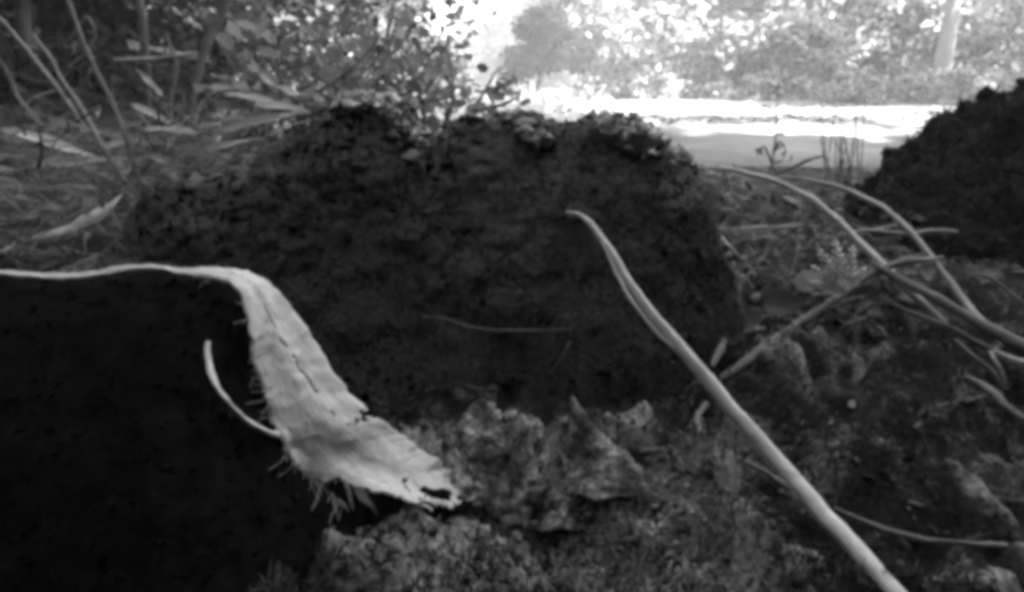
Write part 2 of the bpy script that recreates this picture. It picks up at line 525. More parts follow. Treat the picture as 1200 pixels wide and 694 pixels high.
# ================================================================== MASSES (stumps, log)
def mass(outline, Yr, front, back, zb, nx, na, n_exp=3.0, rough=((14, 0.012), (45, 0.005), (140, 0.002)), seed=0, flute=0.0, tilt=0.0, jag=0.0, crest=0.0):
    Yc = Yr - 0.8 * front if crest else Yr
    O = np.array([(lambda p: (p[0], p[2]))(at(px, py, Yc)) for px, py in outline])
    o = O[O[:, 0].argsort()]
    xs = np.linspace(o[0, 0], o[-1, 0], nx)
    H = np.interp(xs, o[:, 0], o[:, 1])
    if jag:
        q = np.stack([xs * 38, xs * 0, xs * 0], 1)
        H = H + jag * (fbm(q, 4, seed + 400, 0.6) + 0.5 * np.sign(fbm(q * 0.8 + 9, 2, seed + 401)) * np.abs(fbm(q * 2, 2, seed + 402)))
    u = np.linspace(0, 1, nx)
    e = (1 - np.abs(2 * u - 1) ** 3.2) ** (1 / 2.2)
    e = 0.04 + 0.96 * e
    a = np.linspace(0, math.pi, na)
    cy = -np.sign(np.cos(a)) * np.abs(np.cos(a)) ** (2 / n_exp)
    cz = np.abs(np.sin(a)) ** (2 / n_exp)
    depth = np.where(cy < 0, front, back)
    V = np.zeros((nx, na, 3))
    V[:, :, 0] = xs[:, None]
    V[:, :, 1] = Yr + cy[None, :] * depth[None, :] * e[:, None] + tilt * (xs - xs.mean())[:, None]
    V[:, :, 2] = zb + np.maximum(H - zb, 0.004)[:, None] * cz[None, :]
    if crest:
        V[:, :, 2] = np.maximum(V[:, :, 2] - crest * np.maximum(V[:, :, 1] - Yc, 0), zb)
    V = V.reshape(-1, 3)
    F = grid_faces(nx, na)[:, ::-1]
    N = mesh_normals(V, F)
    if N[(nx // 2) * na + na // 2][2] < 0:
        F = F[:, ::-1]; N = -N
    d = np.zeros(len(V))
    for k, (s, amp) in enumerate(rough):
        d += amp * fbm(V * s, 3, seed + 31 * k)
    if flute:
        q = V * np.array([26, 26, 4.0])
        d += flute * (np.abs(vnoise(q, seed + 5)) * -2 + 0.6)
        d += flute * 0.5 * np.abs(vnoise(V * np.array([10, 10, 55.0]) + 3, seed + 6))
    V = V + N * d[:, None]
    return V, F

def scatter_on(V, F, n, seed, keep=None):
    r = np.random.default_rng(seed)
    A = np.linalg.norm(np.cross(V[F[:, 1]] - V[F[:, 0]], V[F[:, 3]] - V[F[:, 0]]), axis=1)
    f = r.choice(len(F), n, p=A / A.sum())
    a = r.random((n, 2))
    q = F[f]
    P = (V[q[:, 0]] * ((1 - a[:, 0]) * (1 - a[:, 1]))[:, None] + V[q[:, 1]] * (a[:, 0] * (1 - a[:, 1]))[:, None] +
         V[q[:, 2]] * (a[:, 0] * a[:, 1])[:, None] + V[q[:, 3]] * ((1 - a[:, 0]) * a[:, 1])[:, None])
    N = np.cross(V[q[:, 1]] - V[q[:, 0]], V[q[:, 3]] - V[q[:, 0]])
    N /= np.linalg.norm(N, axis=1)[:, None] + 1e-12
    if keep is not None:
        k = keep(P); P, N = P[k], N[k]
    return P, N

def crumbs(P, size, seed, squash=0.7):
    """angular five-point grains"""
    r = np.random.default_rng(seed)
    n = len(P)
    s = size * np.exp(r.normal(size=n) * 0.45)
    base = np.array([(1, 0, 0), (0, 1, 0), (-1, 0, 0), (0, -1, 0), (0, 0, 1), (0, 0, -1)], float)
    V = base[None] * r.uniform(0.5, 1.1, (n, 6, 1)) + r.normal(size=(n, 6, 3)) * 0.25
    V[:, :, 2] *= squash
    a = r.random(n) * 6.28
    c, s_ = np.cos(a)[:, None], np.sin(a)[:, None]
    x = V[:, :, 0] * c - V[:, :, 1] * s_; y = V[:, :, 0] * s_ + V[:, :, 1] * c
    V = np.stack([x, y, V[:, :, 2]], -1) * s[:, None, None] + P[:, None, :]
    k = np.arange(n)[:, None] * 6
    F = np.concatenate([k + np.array([f]) for f in ((0, 1, 4, 3), (1, 2, 3, 4), (0, 3, 5, 1), (1, 5, 3, 2))], 0)
    return V.reshape(-1, 3), F

def blades(P, N, length, width, seed, spread=0.6):
    """short two-segment blades: moss, hair, grass"""
    r = np.random.default_rng(seed)
    n = len(P)
    L = (length * np.exp(r.normal(size=n) * 0.35))[:, None]
    d = N + r.normal(size=(n, 3)) * spread
    d /= np.linalg.norm(d, axis=1)[:, None]
    d2 = d + r.normal(size=(n, 3)) * spread * 0.8 + np.array([0, 0, -0.15])
    d2 /= np.linalg.norm(d2, axis=1)[:, None]
    s = np.cross(d, r.normal(size=(n, 3))); s /= np.linalg.norm(s, axis=1)[:, None]
    W = width * (0.6 + 0.8 * r.random(n))[:, None]
    m = P + d * L * 0.55
    t = m + d2 * L * 0.5
    V = np.stack([P - s * W * 0.5, P + s * W * 0.5, m + s * W * 0.45, m - s * W * 0.45, t + s * W * 0.08, t - s * W * 0.08], 1).reshape(-1, 3)
    k = np.arange(n)[:, None] * 6
    F = np.concatenate([k + np.array([[0, 1, 2, 3]]), k + np.array([[3, 2, 4, 5]])], 0)
    return V, F

# ---- the big rotten stump in the middle
stump_outline = [(-120, 420), (-60, 350), (0, 350), (60, 338), (108, 318), (136, 268), (172, 218), (200, 206), (240, 203), (296, 200), (306, 184), (328, 158), (385, 143), (420, 130), (445, 136),
                 (470, 158), (494, 180), (512, 160), (545, 147), (600, 140), (622, 130), (660, 128), (690, 136), (716, 150), (742, 158), (768, 174), (792, 180),
                 (812, 192), (822, 235), (836, 290), (854, 345), (880, 400)]
stump_outline = [(px - 10 if px < 300 else px + max(0, px - 600) * 0.10, py - (15 if px > 302 else 6)) for px, py in stump_outline]
STUMP_Y = 0.47
sV, sF = mass(stump_outline, STUMP_Y, 0.085, 0.16, -0.02, 300, 200, 5.0, ((11, 0.009), (34, 0.004), (90, 0.0024), (230, 0.002)), 3, 0.0025, 0.0, 0.007, 0.30)
stump = thing('rotten_stump', 'broad dark rotten tree stump in the middle with a ragged mossy top', 'stump', (-0.05, STUMP_Y, 0))
def child(V, F, name, mat, parent, smooth=True):
    b = MB(); b.add(np.asarray(V) - np.array(parent.location), F)
    return b.build(name, mat, parent, smooth=smooth)
child(sV, sF, 'stump_body', M['stump'], stump)
P, N = scatter_on(sV, sF, 15000, 5)
keepm = fbm(P * 22, 2, 77) > 0.02
o = child(*crumbs(P[keepm], 0.0016, 6), 'crumb_layer', M['crumb'], stump, False); o['kind'] = 'stuff'
top = N[:, 2] > 0.2
P2, N2 = scatter_on(sV, sF, 26000, 8)
k = ((N2[:, 2] > 0.55) & (P2[:, 0] > -0.14) & (fbm(P2 * 25, 2, 41) > 0.05))
o = child(*blades(P2[k], N2[k], 0.0055, 0.0011, 9), 'moss_layer', M['moss'], stump); o['kind'] = 'stuff'

def moss_patch(pts, name, mat, parent, Y, n, seed, length=0.006, wd=0.0014):
    """a shaggy patch on the stump: pts = (px, py, radius px) centres"""
    r = np.random.default_rng(seed)
    C = []
    S = smooth_path(pts, 24)
    for px, py, rad in S:
        m = max(3, int(n / 24))
        a = r.normal(size=(m, 2)) * rad * 0.5
        for dx, dy in a:
            C.append((px + dx, py + dy))
    # drop each tuft onto the stump from the camera side
    Pn, Nn = [], []
    from mathutils.bvhtree import BVHTree
    global _stump_bvh
    if _stump_bvh is None:
        _stump_bvh = BVHTree.FromPolygons([tuple(v) for v in sV], [tuple(f) for f in sF])
    for px, py in C:
        d = Vector(pdir(px, py)).normalized()
        h = _stump_bvh.ray_cast(Vector(CAM), d)
        if h[0] is None:
            h = _stump_bvh.find_nearest(Vector(at(px, py, Y)))
        q, nn = h[0], h[1]
        if nn.dot(d) > 0: nn = -nn
        Pn.append(q); Nn.append(nn + Vector((0, -0.2, 0.5)))
    Pn = np.array(Pn); Nn = np.array(Nn); Nn /= np.linalg.norm(Nn, axis=1)[:, None]
    V1, F1 = blades(Pn, Nn, length, wd, seed, 0.8)
    V2, F2 = crumbs(Pn + Nn * (0.0008 + 0.004 * np.random.default_rng(seed).random((len(Pn), 1))), 0.0023, seed + 1)
    b = MB(); b.add(V1[:len(V1) // 18 * 6], F1[(F1 < len(V1) // 18 * 6).all(1)]); b.add(V2, F2)
    o = child(np.vstack(b.V), np.vstack(b.F), name, mat, parent, False)
    o['kind'] = 'stuff'
    return o
_stump_bvh = None
for k, (pts, n, ln) in enumerate([
        ([(452, 128, 10), (470, 142, 14), (488, 158, 12), (493, 172, 4), (491, 196, 2)], 700, 0.0055),
        ([(590, 122, 6), (602, 140, 9), (618, 158, 7), (640, 170, 3)], 420, 0.005),
        ([(700, 152, 7), (724, 158, 12), (748, 160, 17), (764, 172, 10)], 900, 0.006),
        ([(785, 184, 7), (806, 184, 10), (828, 198, 7)], 350, 0.0055),
        ([(545, 130, 10), (575, 128, 12), (600, 124, 8)], 500, 0.006),
        ([(400, 126, 7), (422, 120, 8), (440, 124, 7)], 300, 0.0055)]):
    moss_patch(pts, 'rim_lit_lichen_patch', M['palemoss'], stump, STUMP_Y, int(n * 1.6), 60 + k, ln)  # lichen kept pale to paint the top light along the stump rim
for k, pts in enumerate([
        [(497, 371, .368, 4), (520, 374, .366, 4.5), (545, 382, .365, 5), (575, 387, .364, 4.5), (602, 387, .364, 5), (635, 388, .364, 4), (672, 386, .367, 3)],
        [(528, 446, .358, 2), (545, 452, .355, 3.5), (566, 457, .354, 4.5), (580, 455, .357, 3)],
        [(495, 190, .375, 3), (497, 215, .374, 2.5), (495, 240, .373, 1.5)],
        [(640, 440, .352, 2), (655, 425, .352, 3), (668, 400, .358, 2)]]):
    V, F = px_tube(pts, 40, 8, rough=0.4, seed=k)
    child(V, F, 'rootlet', M['dstalk'], stump)

def clod_mesh(name, seed, mat, squash=0.8):
    r = np.random.default_rng(seed)
    V = []
    for i, ph in enumerate((-1.2, -0.5, 0.25, 0.95)):
        for j in range(7):
            a = (j + 0.5 * (i % 2)) / 7 * 2 * math.pi
            q = r.uniform(0.65, 1.15)
            V.append((math.cos(a) * math.cos(ph) * q * 0.5, math.sin(a) * math.cos(ph) * q * 0.5 * r.uniform(.8, 1.1), math.sin(ph) * q * 0.5 * squash))
    F = [list(f) for f in grid_faces(4, 7, True)]
    me = bpy.data.meshes.new(name)
    me.from_pydata(V, [], F + [list(range(6, -1, -1)), list(range(21, 28))])
    me.materials.append(mat)
    return me
CLOD = [clod_mesh('clod', 500 + q, M['clod'], random.uniform(.5, .9)) for q in range(8)]
def clods(parent, V, F, n, smin, smax, seed, lo):
    rr = random.Random(seed)
    P, N = scatter_on(V, F, n * 12, seed)
    cnt = 0
    for q in range(len(P)):
        if cnt >= n: break
        if N[q, 1] > 0.75 or N[q, 2] < lo or (P[q, 0] < -0.15 and rr.random() < 0.8): continue
        put(rr.choice(CLOD), 'clod', P[q] + N[q] * smin * 0.1, Euler((rr.uniform(0, 6), rr.uniform(0, 6), rr.uniform(0, 6))), smin * (smax / smin) ** (rr.random() ** 1.6), parent, parent.location)
        cnt += 1
clods(stump, sV, sF, 130, 0.004, 0.013, 71, 0.3)
clods(stump, sV, sF, 60, 0.002, 0.006, 72, -0.6)

# ---- dark stump at the right edge
rV, rF = mass([(1040, 345), (1052, 310), (1066, 282), (1082, 260), (1108, 246), (1145, 228), (1170, 206), (1194, 178), (1216, 150), (1250, 124), (1300, 104), (1400, 110), (1520, 190), (1580, 300)],
              0.86, 0.22, 0.3, -0.03, 220, 130, 3.0, ((7, 0.03), (20, 0.03), (55, 0.014), (160, 0.005)), 23, 0.010)
rst = thing('mossy_stump', 'black mossy stump rising at the right edge of the picture', 'stump', (0.75, 0.86, 0))
child(rV, rF, 'stump_body', M['rstump'], rst)
P, N = scatter_on(rV, rF, 16000, 15)
k = (fbm(P * 14, 2, 47) > 0.0)
o = child(*blades(P[k], N[k], 0.010, 0.0022, 19), 'moss_layer', M['moss'], rst); o['kind'] = 'stuff'
k = ~k
o = child(*crumbs(P[k], 0.003, 16), 'crumb_layer', M['crumb'], rst, False); o['kind'] = 'stuff'

RCL = CLOD
CLOD = [clod_mesh('clod', 520 + q, M['rstump'], random.uniform(.5, .9)) for q in range(6)]
clods(rst, rV, rF, 130, 0.012, 0.045, 73, -0.3)

# ---- black log in the lower left corner
lV, lF = mass([(-330, 420), (-200, 345), (-100, 332), (0, 326), (60, 331), (110, 329), (165, 319), (215, 325), (262, 330), (290, 350), (312, 392), (328, 440), (350, 490),
               (385, 540), (420, 575), (446, 610), (470, 660)], 0.275, 0.095, 0.07, -0.02, 200, 110, 1.75, ((20, 0.004), (70, 0.0022), (200, 0.001)), 51, 0.002)
log = thing('blackened_log', 'near black log filling the lower left corner under the pale strip', 'log', (-0.12, 0.27, 0))
child(lV, lF, 'log_body', M['black'], log)
P, N = scatter_on(lV, lF, 3000, 25)
o = child(*crumbs(P, 0.0013, 26), 'crumb_layer', M['black'], log, False); o['kind'] = 'stuff'

# ---- pale fibrous strip draped over the log
secs = [  # inner px,py  outer px,py  Y
    (-60, 323, -60, 319, .262), (0, 320, 0, 316, .262), (60, 326, 60, 321, .262), (112, 323, 110, 318, .262), (165, 313, 165, 308, .262),
    (215, 320, 216, 314, .262), (258, 326, 268, 313, .261), (280, 342, 303, 323, .259), (290, 372, 328, 345, .257), (295, 408, 353, 376, .256),
    (303, 442, 378, 414, .256), (318, 476, 404, 454, .256), (326, 514, 440, 486, .257), (348, 545, 474, 508, .262), (388, 569, 504, 534, .262),
    (434, 580, 526, 554, .262), (474, 586, 538, 570, .260), (512, 600, 541, 592, .258)]
nS, nW = 260, 44
S = smooth_path(secs, nS)
Vs = np.zeros((nS, nW, 3))
ar = np.arange(nS)
rgi = fbm(np.stack([ar * 0.33, ar * 0, ar * 0], 1), 3, 201)
rgo = fbm(np.stack([ar * 0.21, ar * 0 + 4, ar * 0], 1), 4, 202, 0.65)
from mathutils.bvhtree import BVHTree
log_bvh = BVHTree.FromPolygons([tuple(v) for v in lV], [tuple(f) for f in lF])
def over_log(px, py, Y_, gap=0.002):
    h = log_bvh.ray_cast(Vector(CAM), Vector(pdir(px, py)).normalized())
    return min(Y_, h[0].y - gap) if h[0] is not None else Y_
for i in range(nS):
    a = S[i]
    wid = math.hypot(a[2] - a[0], a[3] - a[1])
    for j in range(nW):
        t = j / (nW - 1)
        rag_in = (1 - t) ** 4 * 5.0 * rgi[i] * min(1, wid / 40)
        rag_out = t ** 6 * 5.0 * rgo[i] * (0.25 + (i / nS) ** 3 * 2.2)
        px = a[0] + (a[2] - a[0]) * t + rag_in + rag_out
        py = a[1] + (a[3] - a[1]) * t + rag_in * .5 - rag_out * .6
        bul = math.sin(math.pi * t) ** 0.8 * 0.09 * wid * mpp(px, py, a[4])      # bulges towards the viewer
        ridge = 0.0005 * math.sin(t * 13 + 1.6 * math.sin(i * 0.05)) * min(1, wid / 60)
        Vs[i, j] = at(px, py, over_log(px, py, a[4] + (0.028 + 0.008 * sstep(0.72, 0.95, i / nS)) * (t - 0.25) * min(1, wid / 60)) - bul - ridge)
Vf = Vs.reshape(-1, 3)
Vf = Vf + 0.0012 * np.stack([fbm(Vf * 60, 3, 91), fbm(Vf * 60, 3, 92), fbm(Vf * 60, 3, 93)], 1) + 0.0006 * np.stack([fbm(Vf * 220, 2, 94 + q) for q in range(3)], 1)
Fs = grid_faces(nS, nW)
# slits and the torn foot are real openings
fi, fj = np.divmod(np.arange(len(Fs)), nW - 1)
ti = fi / nS
fi0 = fi; fj0 = fj
fi = fi * 190.0 / nS; fj = fj * 26.0 / nW
mid = 14 + 2.0 * np.sin(fi * 0.06)
slit = (np.abs(fj - mid) < 0.32) & (ti > 0.46) & (ti < 0.70) & (fbm(np.stack([fi * 0.3, fi * 0, fi * 0], 1), 2, 215) > -0.12)
tear = (np.abs(fi - (134 + (fj - 20) * -0.45 + 0.8 * np.sin(fj * 2.1))) < 0.25 + 0.12 * (fj - 16)) & (fj >= 17)
tear2 = (ti < 0) & (np.abs(fi - 152 - (fj - 10) * 1.2) < 1.0) & (fj > 12) & (fj < 17)
foot = (ti > 0.80) & (fj < 2.5 + 5 * fbm(np.stack([fi * 0.25, fi * 0, fi * 0], 1), 3, 216) * (ti - 0.74) * 5)
endn = fbm(np.stack([fj * 0.55, fj * 0.0, fj * 0.0], 1), 3, 210, 0.7)
foot = foot | (ti > 0.965 + 0.07 * endn)
rag = (fj0 == 0) & (np.sin(fi * 2.3) > 0.3) & (ti > 0.4)
keepf = ~(slit | tear | tear2 | foot | rag)
strap = thing('bark_strip', 'pale fibrous strip of peeled bark draped over the black log', 'bark strip', at(480, 560, .27))
o = child(Vf, Fs[keepf][:, ::-1], 'strip_body', M['strapfibre'], strap)
uvl = o.data.uv_layers.new(name='UVMap')
li = np.empty(len(o.data.loops), np.int32); o.data.loops.foreach_get('vertex_index', li)
uvl.data.foreach_set('uv', np.stack([(li // nW) / nS, (li % nW) / nW], 1).astype(np.float32).ravel())
sol = o.modifiers.new('thickness', 'SOLIDIFY'); sol.thickness = 0.0012; sol.offset = -1
# narrow tongue that curls away
V, F = px_tube([(a_, b_, over_log(a_, b_, c_, 0.005 if a_ < 322 else -0.004), d_) for a_, b_, c_, d_ in [(243, 401, .247, 7), (242, 412, .247, 9), (245, 430, .247, 9), (254, 452, .247, 10), (270, 474, .248, 10), (292, 494, .249, 12), (312, 506, .251, 14), (326, 513, .256, 14), (340, 520, .270, 10)]], 60, 10, 0.5, 0.7, 4)
child(V, F, 'side_tongue', M['strap'], strap)
V, F = px_tube([(414, 566, .264, 16), (424, 578, .263, 24), (434, 590, .263, 20), (441, 602, .265, 8)], 24, 12, 0.25, 1.0, 6)
child(V, F, 'torn_flap', M['paledead'], strap)
fb = MB()
rr = random.Random(4)
def hair(px, py, ang, ln, Y_, wd=1.5):
    pts = []
    for q in range(4):
        pts.append((px, py, over_log(px, py, Y_) - 0.0007 * q, wd * (1 - q * 0.22)))
        ang += rr.uniform(-0.35, 0.35)
        px += math.cos(ang) * ln / 3; py += math.sin(ang) * ln / 3
    fb.add(*px_tube(pts, 7, 4))
for (x0, y0, x1, y1, n, a0, l0, Yq) in [(286, 350, 302, 440, 10, 2.9, 14, .250), (302, 440, 325, 490, 12, 2.8, 22, .249), (225, 322, 275, 326, 8, 2.6, 14, .258), (335, 530, 410, 570, 22, 1.45, 24, .254), (355, 550, 405, 590, 22, 1.4, 26, .256),
                                        (60, 320, 270, 313, 30, -1.5, 6, .261), (355, 380, 520, 556, 12, -0.6, 6, .26)]:
    for q in range(n):
        t = rr.random()
        hair(x0 + (x1 - x0) * t, y0 + (y1 - y0) * t, a0 + rr.uniform(-0.5, 0.5), l0 * rr.choice([0.25, 0.4, 0.5, 0.8, 1.3]), Yq, rr.uniform(0.7, 1.7))
V = np.vstack(fb.V); o = child(V, np.vstack(fb.F), 'fibre_fringe', M['fibre'], strap); o['kind'] = 'stuff'

# ================================================================== FOREGROUND STEMS
def stem(name, label, cat, pts, mat, group=None, n=60, sides=10, flat=0.8, rough=0.06, seed=0):
    pts = [(a_, b_, min(c_, gnd(a_, b_)[1] - 0.003), d_) if b_ > 150 else (a_, b_, c_, d_) for a_, b_, c_, d_ in pts]
    V, F = px_tube(pts, n, sides, flat, rough, seed)
    b = MB(); b.add(V, F)
    o = rebase(b.build(name, mat))
    return tag(o, label, cat, group)

t = thing('curved_stem', 'long pale bent stem crossing in front of the stump to the lower right', 'stem', at(1100, 752, .20))
V, F = px_tube([(664, 248, .345, 3), (676, 251, .342, 7), (692, 263, .338, 10), (710, 287, .333, 12), (732, 322, .326, 14), (762, 366, .318, 17), (800, 411, .31, 20), (850, 470, .297, 22),
                (900, 528, .28, 24), (950, 585, .26, 25), (1000, 640, .238, 26), (1055, 700, .215, 27), (1100, 752, .20, 28)], 110, 14, 0.85, 0.05, 3)
child(V, F, 'stem_body', M['stalk'], t)
V, F = px_tube([(706, 284, .331, 3), (717, 308, .326, 6), (731, 336, .320, 8), (748, 363, .315, 8), (768, 388, .311, 7), (790, 408, .307, 3)], 50, 8, 0.6, 0.05, 8)
child(V, F, 'leaf_sheath', M['stalk'], t)

stem('arching_stem', 'pale arching stem, the lower and longer of two right of the stump', 'stem',
     [(826, 196, .62, 3), (850, 198, .61, 6), (880, 204, .60, 8), (915, 214, .585, 9), (950, 233, .57, 10), (985, 262, .55, 11), (1015, 292, .53, 12), (1042, 318, .51, 13), (1075, 350, .49, 13), (1110, 380, .475, 12)], M['stalk'], 'arching stems right of the stump')
stem('arching_stem', 'thinner grey arching stem bending over in front of the black right stump', 'stem',
     [(905, 207, .66, 2), (925, 208, .65, 4), (955, 212, .63, 6), (1000, 225, .60, 8), (1040, 248, .57, 9), (1075, 281, .54, 10), (1105, 320, .51, 10), (1130, 352, .49, 11), (1150, 376, .47, 11), (1185, 405, .46, 11)], M['stalk2'], 'arching stems right of the stump')
bund = 'dead stems lying together at the right edge'
for lab, pts, mt in [
        ('thick dark dead stem running under the arching stems to the right edge', [(1020, 308, .50, 8), (1060, 330, .49, 16), (1100, 352, .475, 18), (1150, 380, .46, 20), (1200, 405, .445, 22), (1260, 425, .44, 20)], 'mstalk'),
        ('dark dead stem sloping from the fern sprig down to the left', [(1005, 330, .49, 9), (980, 350, .47, 11), (940, 376, .45, 12), (890, 410, .43, 12), (850, 440, .415, 11), (815, 462, .405, 6)], 'dstalk'),
        ('dark withered stem rising beside the fern sprig', [(1000, 335, .50, 7), (1030, 318, .50, 11), (1062, 306, .50, 13), (1090, 303, .51, 8), (1105, 300, .52, 3)], 'mstalk'),
        ('forked dark dead stem just below the thick one', [(1040, 352, .475, 4), (1080, 372, .46, 8), (1115, 385, .45, 9), (1160, 410, .44, 9), (1215, 432, .43, 9)], 'dstalk'),
        ('grey cut stem lying lowest at the right edge', [(1132, 440, .40, 7), (1150, 452, .39, 13), (1180, 476, .375, 14), (1230, 512, .36, 14)], 'mstalk'),
        ('short grey split stem leaning against the bundle', [(1118, 398, .43, 4), (1140, 418, .42, 8), (1162, 436, .415, 9), (1176, 456, .41, 5)], 'mstalk'),
        ('thin grey stalk hanging below the bundle', [(1160, 410, .43, 4), (1170, 430, .42, 6), (1180, 455, .415, 4)], 'twig'),
        ('grey stalk ending at the right edge above the bundle', [(1132, 318, .56, 3), (1160, 326, .55, 6), (1185, 345, .54, 6), (1215, 366, .53, 6)], 'mstalk'),
        ('short stalk tip poking in at the right edge under the stump', [(1185, 318, .56, 3), (1205, 320, .55, 7), (1240, 330, .54, 7)], 'mstalk'),
        ('broad pale stem end at the far right of the bundle', [(1165, 412, .42, 6), (1195, 424, .415, 12), (1240, 430, .41, 12)], 'twig')]:
    stem('withered_stalk', lab, 'stem', pts, M[mt], bund, rough=0.25, seed=len(lab))

for lab, pts, mt in [
        ('pale straight twig lying level right of the stump', [(838, 268, .66, 3), (870, 268, .66, 5), (905, 266, .66, 5), (940, 265, .66, 5), (962, 266, .66, 3)], 'twig'),
        ('grey twig lying level against the black right stump', [(985, 275, .62, 3), (1020, 270, .62, 5), (1060, 274, .62, 5), (1095, 270, .62, 6), (1122, 271, .62, 4)], 'twig'),
        ('dark twig slanting up in front of the bright path', [(905, 205, .95, 4), (925, 198, .95, 5), (948, 188, .95, 4), (966, 182, .95, 2)], 'dstalk'),
        ('bent pale twig hanging beside the right flank of the stump', [(826, 262, .52, 3), (842, 276, .51, 6), (856, 290, .50, 6), (868, 306, .50, 4)], 'twig'),
        ('short pale twig across the litter below the arching stems', [(1008, 273, .70, 2), (1030, 268, .70, 4), (1052, 264, .70, 3)], 'twig'),
        ('thin root running along the ground to the right edge', [(978, 596, None, 5), (1010, 610, None, 7), (1050, 624, None, 8), (1095, 634, None, 8), (1150, 638, None, 7), (1230, 640, None, 6)], 'mstalk'),
        ('pale curved root looping beside the bent stem', [(828, 474, None, 7), (818, 490, None, 7), (822, 510, None, 8), (845, 526, None, 8), (880, 545, None, 7), (905, 560, None, 9), (925, 574, None, 10)], 'mstalk'),
        ('short root on the dark soil under the dead stems', [(1085, 480, None, 3), (1110, 474, None, 6), (1135, 470, None, 5), (1160, 462, None, 3)], 'dstalk'),
        ('broken twig lying near the bottom edge left of the bent stem', [(700, 640, None, 4), (740, 632, None, 6), (790, 640, None, 5)], 'dstalk'),
        ('pale twig leaning on the dark stem beside the bent stem', [(835, 430, .40, 6), (842, 415, .405, 9), (850, 398, .41, 7)], 'twig')]:
    q = []
    for px, py, Y_, wd in pts:
        if Y_ is None:
            g = gnd(px, py); Y_ = g[1] - 0.004
        q.append((px, py, Y_, wd))
    stem('twig' if 'root' not in lab else 'root', lab, 'twig' if 'root' not in lab else 'root', q, M[mt], 'twigs and roots right of the stump', rough=0.4, seed=len(lab), flat=0.9)

for k in range(26):
    rr = random.Random(1200 + k)
    px, py = rr.uniform(842, 1010), rr.uniform(255, 440)
    if px > 960 and py > 380: px -= 90
    g = gnd(px, py + 6)
    Y_ = max(0.40, g[1] - 0.02); a_ = rr.uniform(-0.9, 0.9); L_ = rr.uniform(22, 60)
    c_, s_ = math.cos(a_) * L_, math.sin(a_) * L_
    b_ = rr.uniform(-7, 7)
    stem('thin_twig', 'thin crooked twig tangled in the litter between the two stumps', 'twig',
         [(px - c_ / 2, py - s_ / 2, Y_, 2), (px - c_ / 6, py - s_ / 6 + b_, Y_ - .004, 3.6), (px + c_ / 6, py + s_ / 6 - b_ * .4, Y_ - .004, 3.2), (px + c_ / 2, py + s_ / 2, Y_, 1.6)],
         M[rr.choice(['twig', 'mstalk', 'dstalk', 'mstalk'])], 'thin twigs between the stumps', n=18, sides=6, rough=0.4, seed=k)

# fern sprig ------------------------------------------------------------
def sprig(px, py, Y_, lab, ang_list, ln):
    t = thing('fern_sprig', lab, 'fern', at(px, py, Y_))
    for k, (ang, L) in enumerate(ang_list):
        b = MB()
        tipx, tipy = px + math.cos(ang) * L, py + math.sin(ang) * L
        b.add(*px_tube([(px, py, Y_, 4), ((px + tipx) / 2 + 2, (py + tipy) / 2, Y_ - .004, 5), (tipx, tipy, Y_, 2)], 14, 6))
        fr = child(np.vstack(b.V), np.vstack(b.F), 'frond', M['fern'], t)
        for q in range(5):
            s = 0.3 + q * 0.14
            for sg in (-1, 1):
                x0, y0 = px + (tipx - px) * s, py + (tipy - py) * s
                a2 = ang + sg * 0.75
                l2 = L * 0.30 * (1.15 - s)
                V, F = px_tube([(x0, y0, Y_ - .003, 3), (x0 + math.cos(a2) * l2 * .5, y0 + math.sin(a2) * l2 * .5, Y_ - .005, 6), (x0 + math.cos(a2) * l2, y0 + math.sin(a2) * l2, Y_ - .003, 1)], 6, 6, 0.35)
                fr2 = MB(); fr2.add(V - np.array(t.location), F)
                lo = fr2.build('leaflet', M['fern'], fr)
    return t
sprig(990, 344, .455, 'small pale fern sprig at the foot of the arching stems', [(-2.45, 52), (-2.1, 62), (-1.75, 66), (-1.4, 58), (-2.8, 44), (-0.9, 40)], 60)

# dark lump in place of the shadow under the foot of the strip: built with the splinters below
# upright splinter of rotten wood in the foreground ----------------------
def shard(name, lab, pts, Y_, thick, mat, seed):
    """pts: left px, right px, py rows from the tip down"""
    S = smooth_path(pts, 40)
    n = 20
    V = np.zeros((40, n, 3))
    for i in range(40):
        l_, r_, py = S[i]
        for j in range(n):
            a = j / n * 2 * math.pi
            c = (l_ + r_) / 2 + (r_ - l_) / 2 * math.cos(a)
            p = at(c, py, Y_)
            p[1] += thick * math.sin(a) * (0.25 + 0.75 * i / 39)
            V[i, j] = p
    V = V.reshape(-1, 3)
    V = V + 0.0052 * np.stack([fbm(V * np.array([70, 70, 50]), 3, seed + q) for q in range(3)], 1) + 0.0022 * np.stack([fbm(V * 250, 2, seed + 9 + q) for q in range(3)], 1)
    b = MB(); b.add(V, grid_faces(40, n, True))
    return tag(rebase(b.build(name, mat)), lab, 'wood')
cV, cF = mass([(508, 590), (520, 560), (530, 525), (540, 500), (552, 487), (572, 482), (588, 500), (604, 489), (618, 505), (632, 534), (652, 534), (662, 526), (670, 510), (684, 506), (704, 516), (728, 526), (756, 530), (790, 530), (815, 538), (842, 556), (870, 585)],
              0.328, 0.048, 0.03, -0.012, 260, 110, 1.6, ((34, 0.006), (90, 0.006), (240, 0.003)), 91, 0.005)
crust = thing('rotten_wood_crust', 'ragged pale crust of rotten wood with a pointed peak before the stump', 'wood', (0.04, 0.318, 0))
child(cV, cF, 'crust_body', M['crust'], crust)
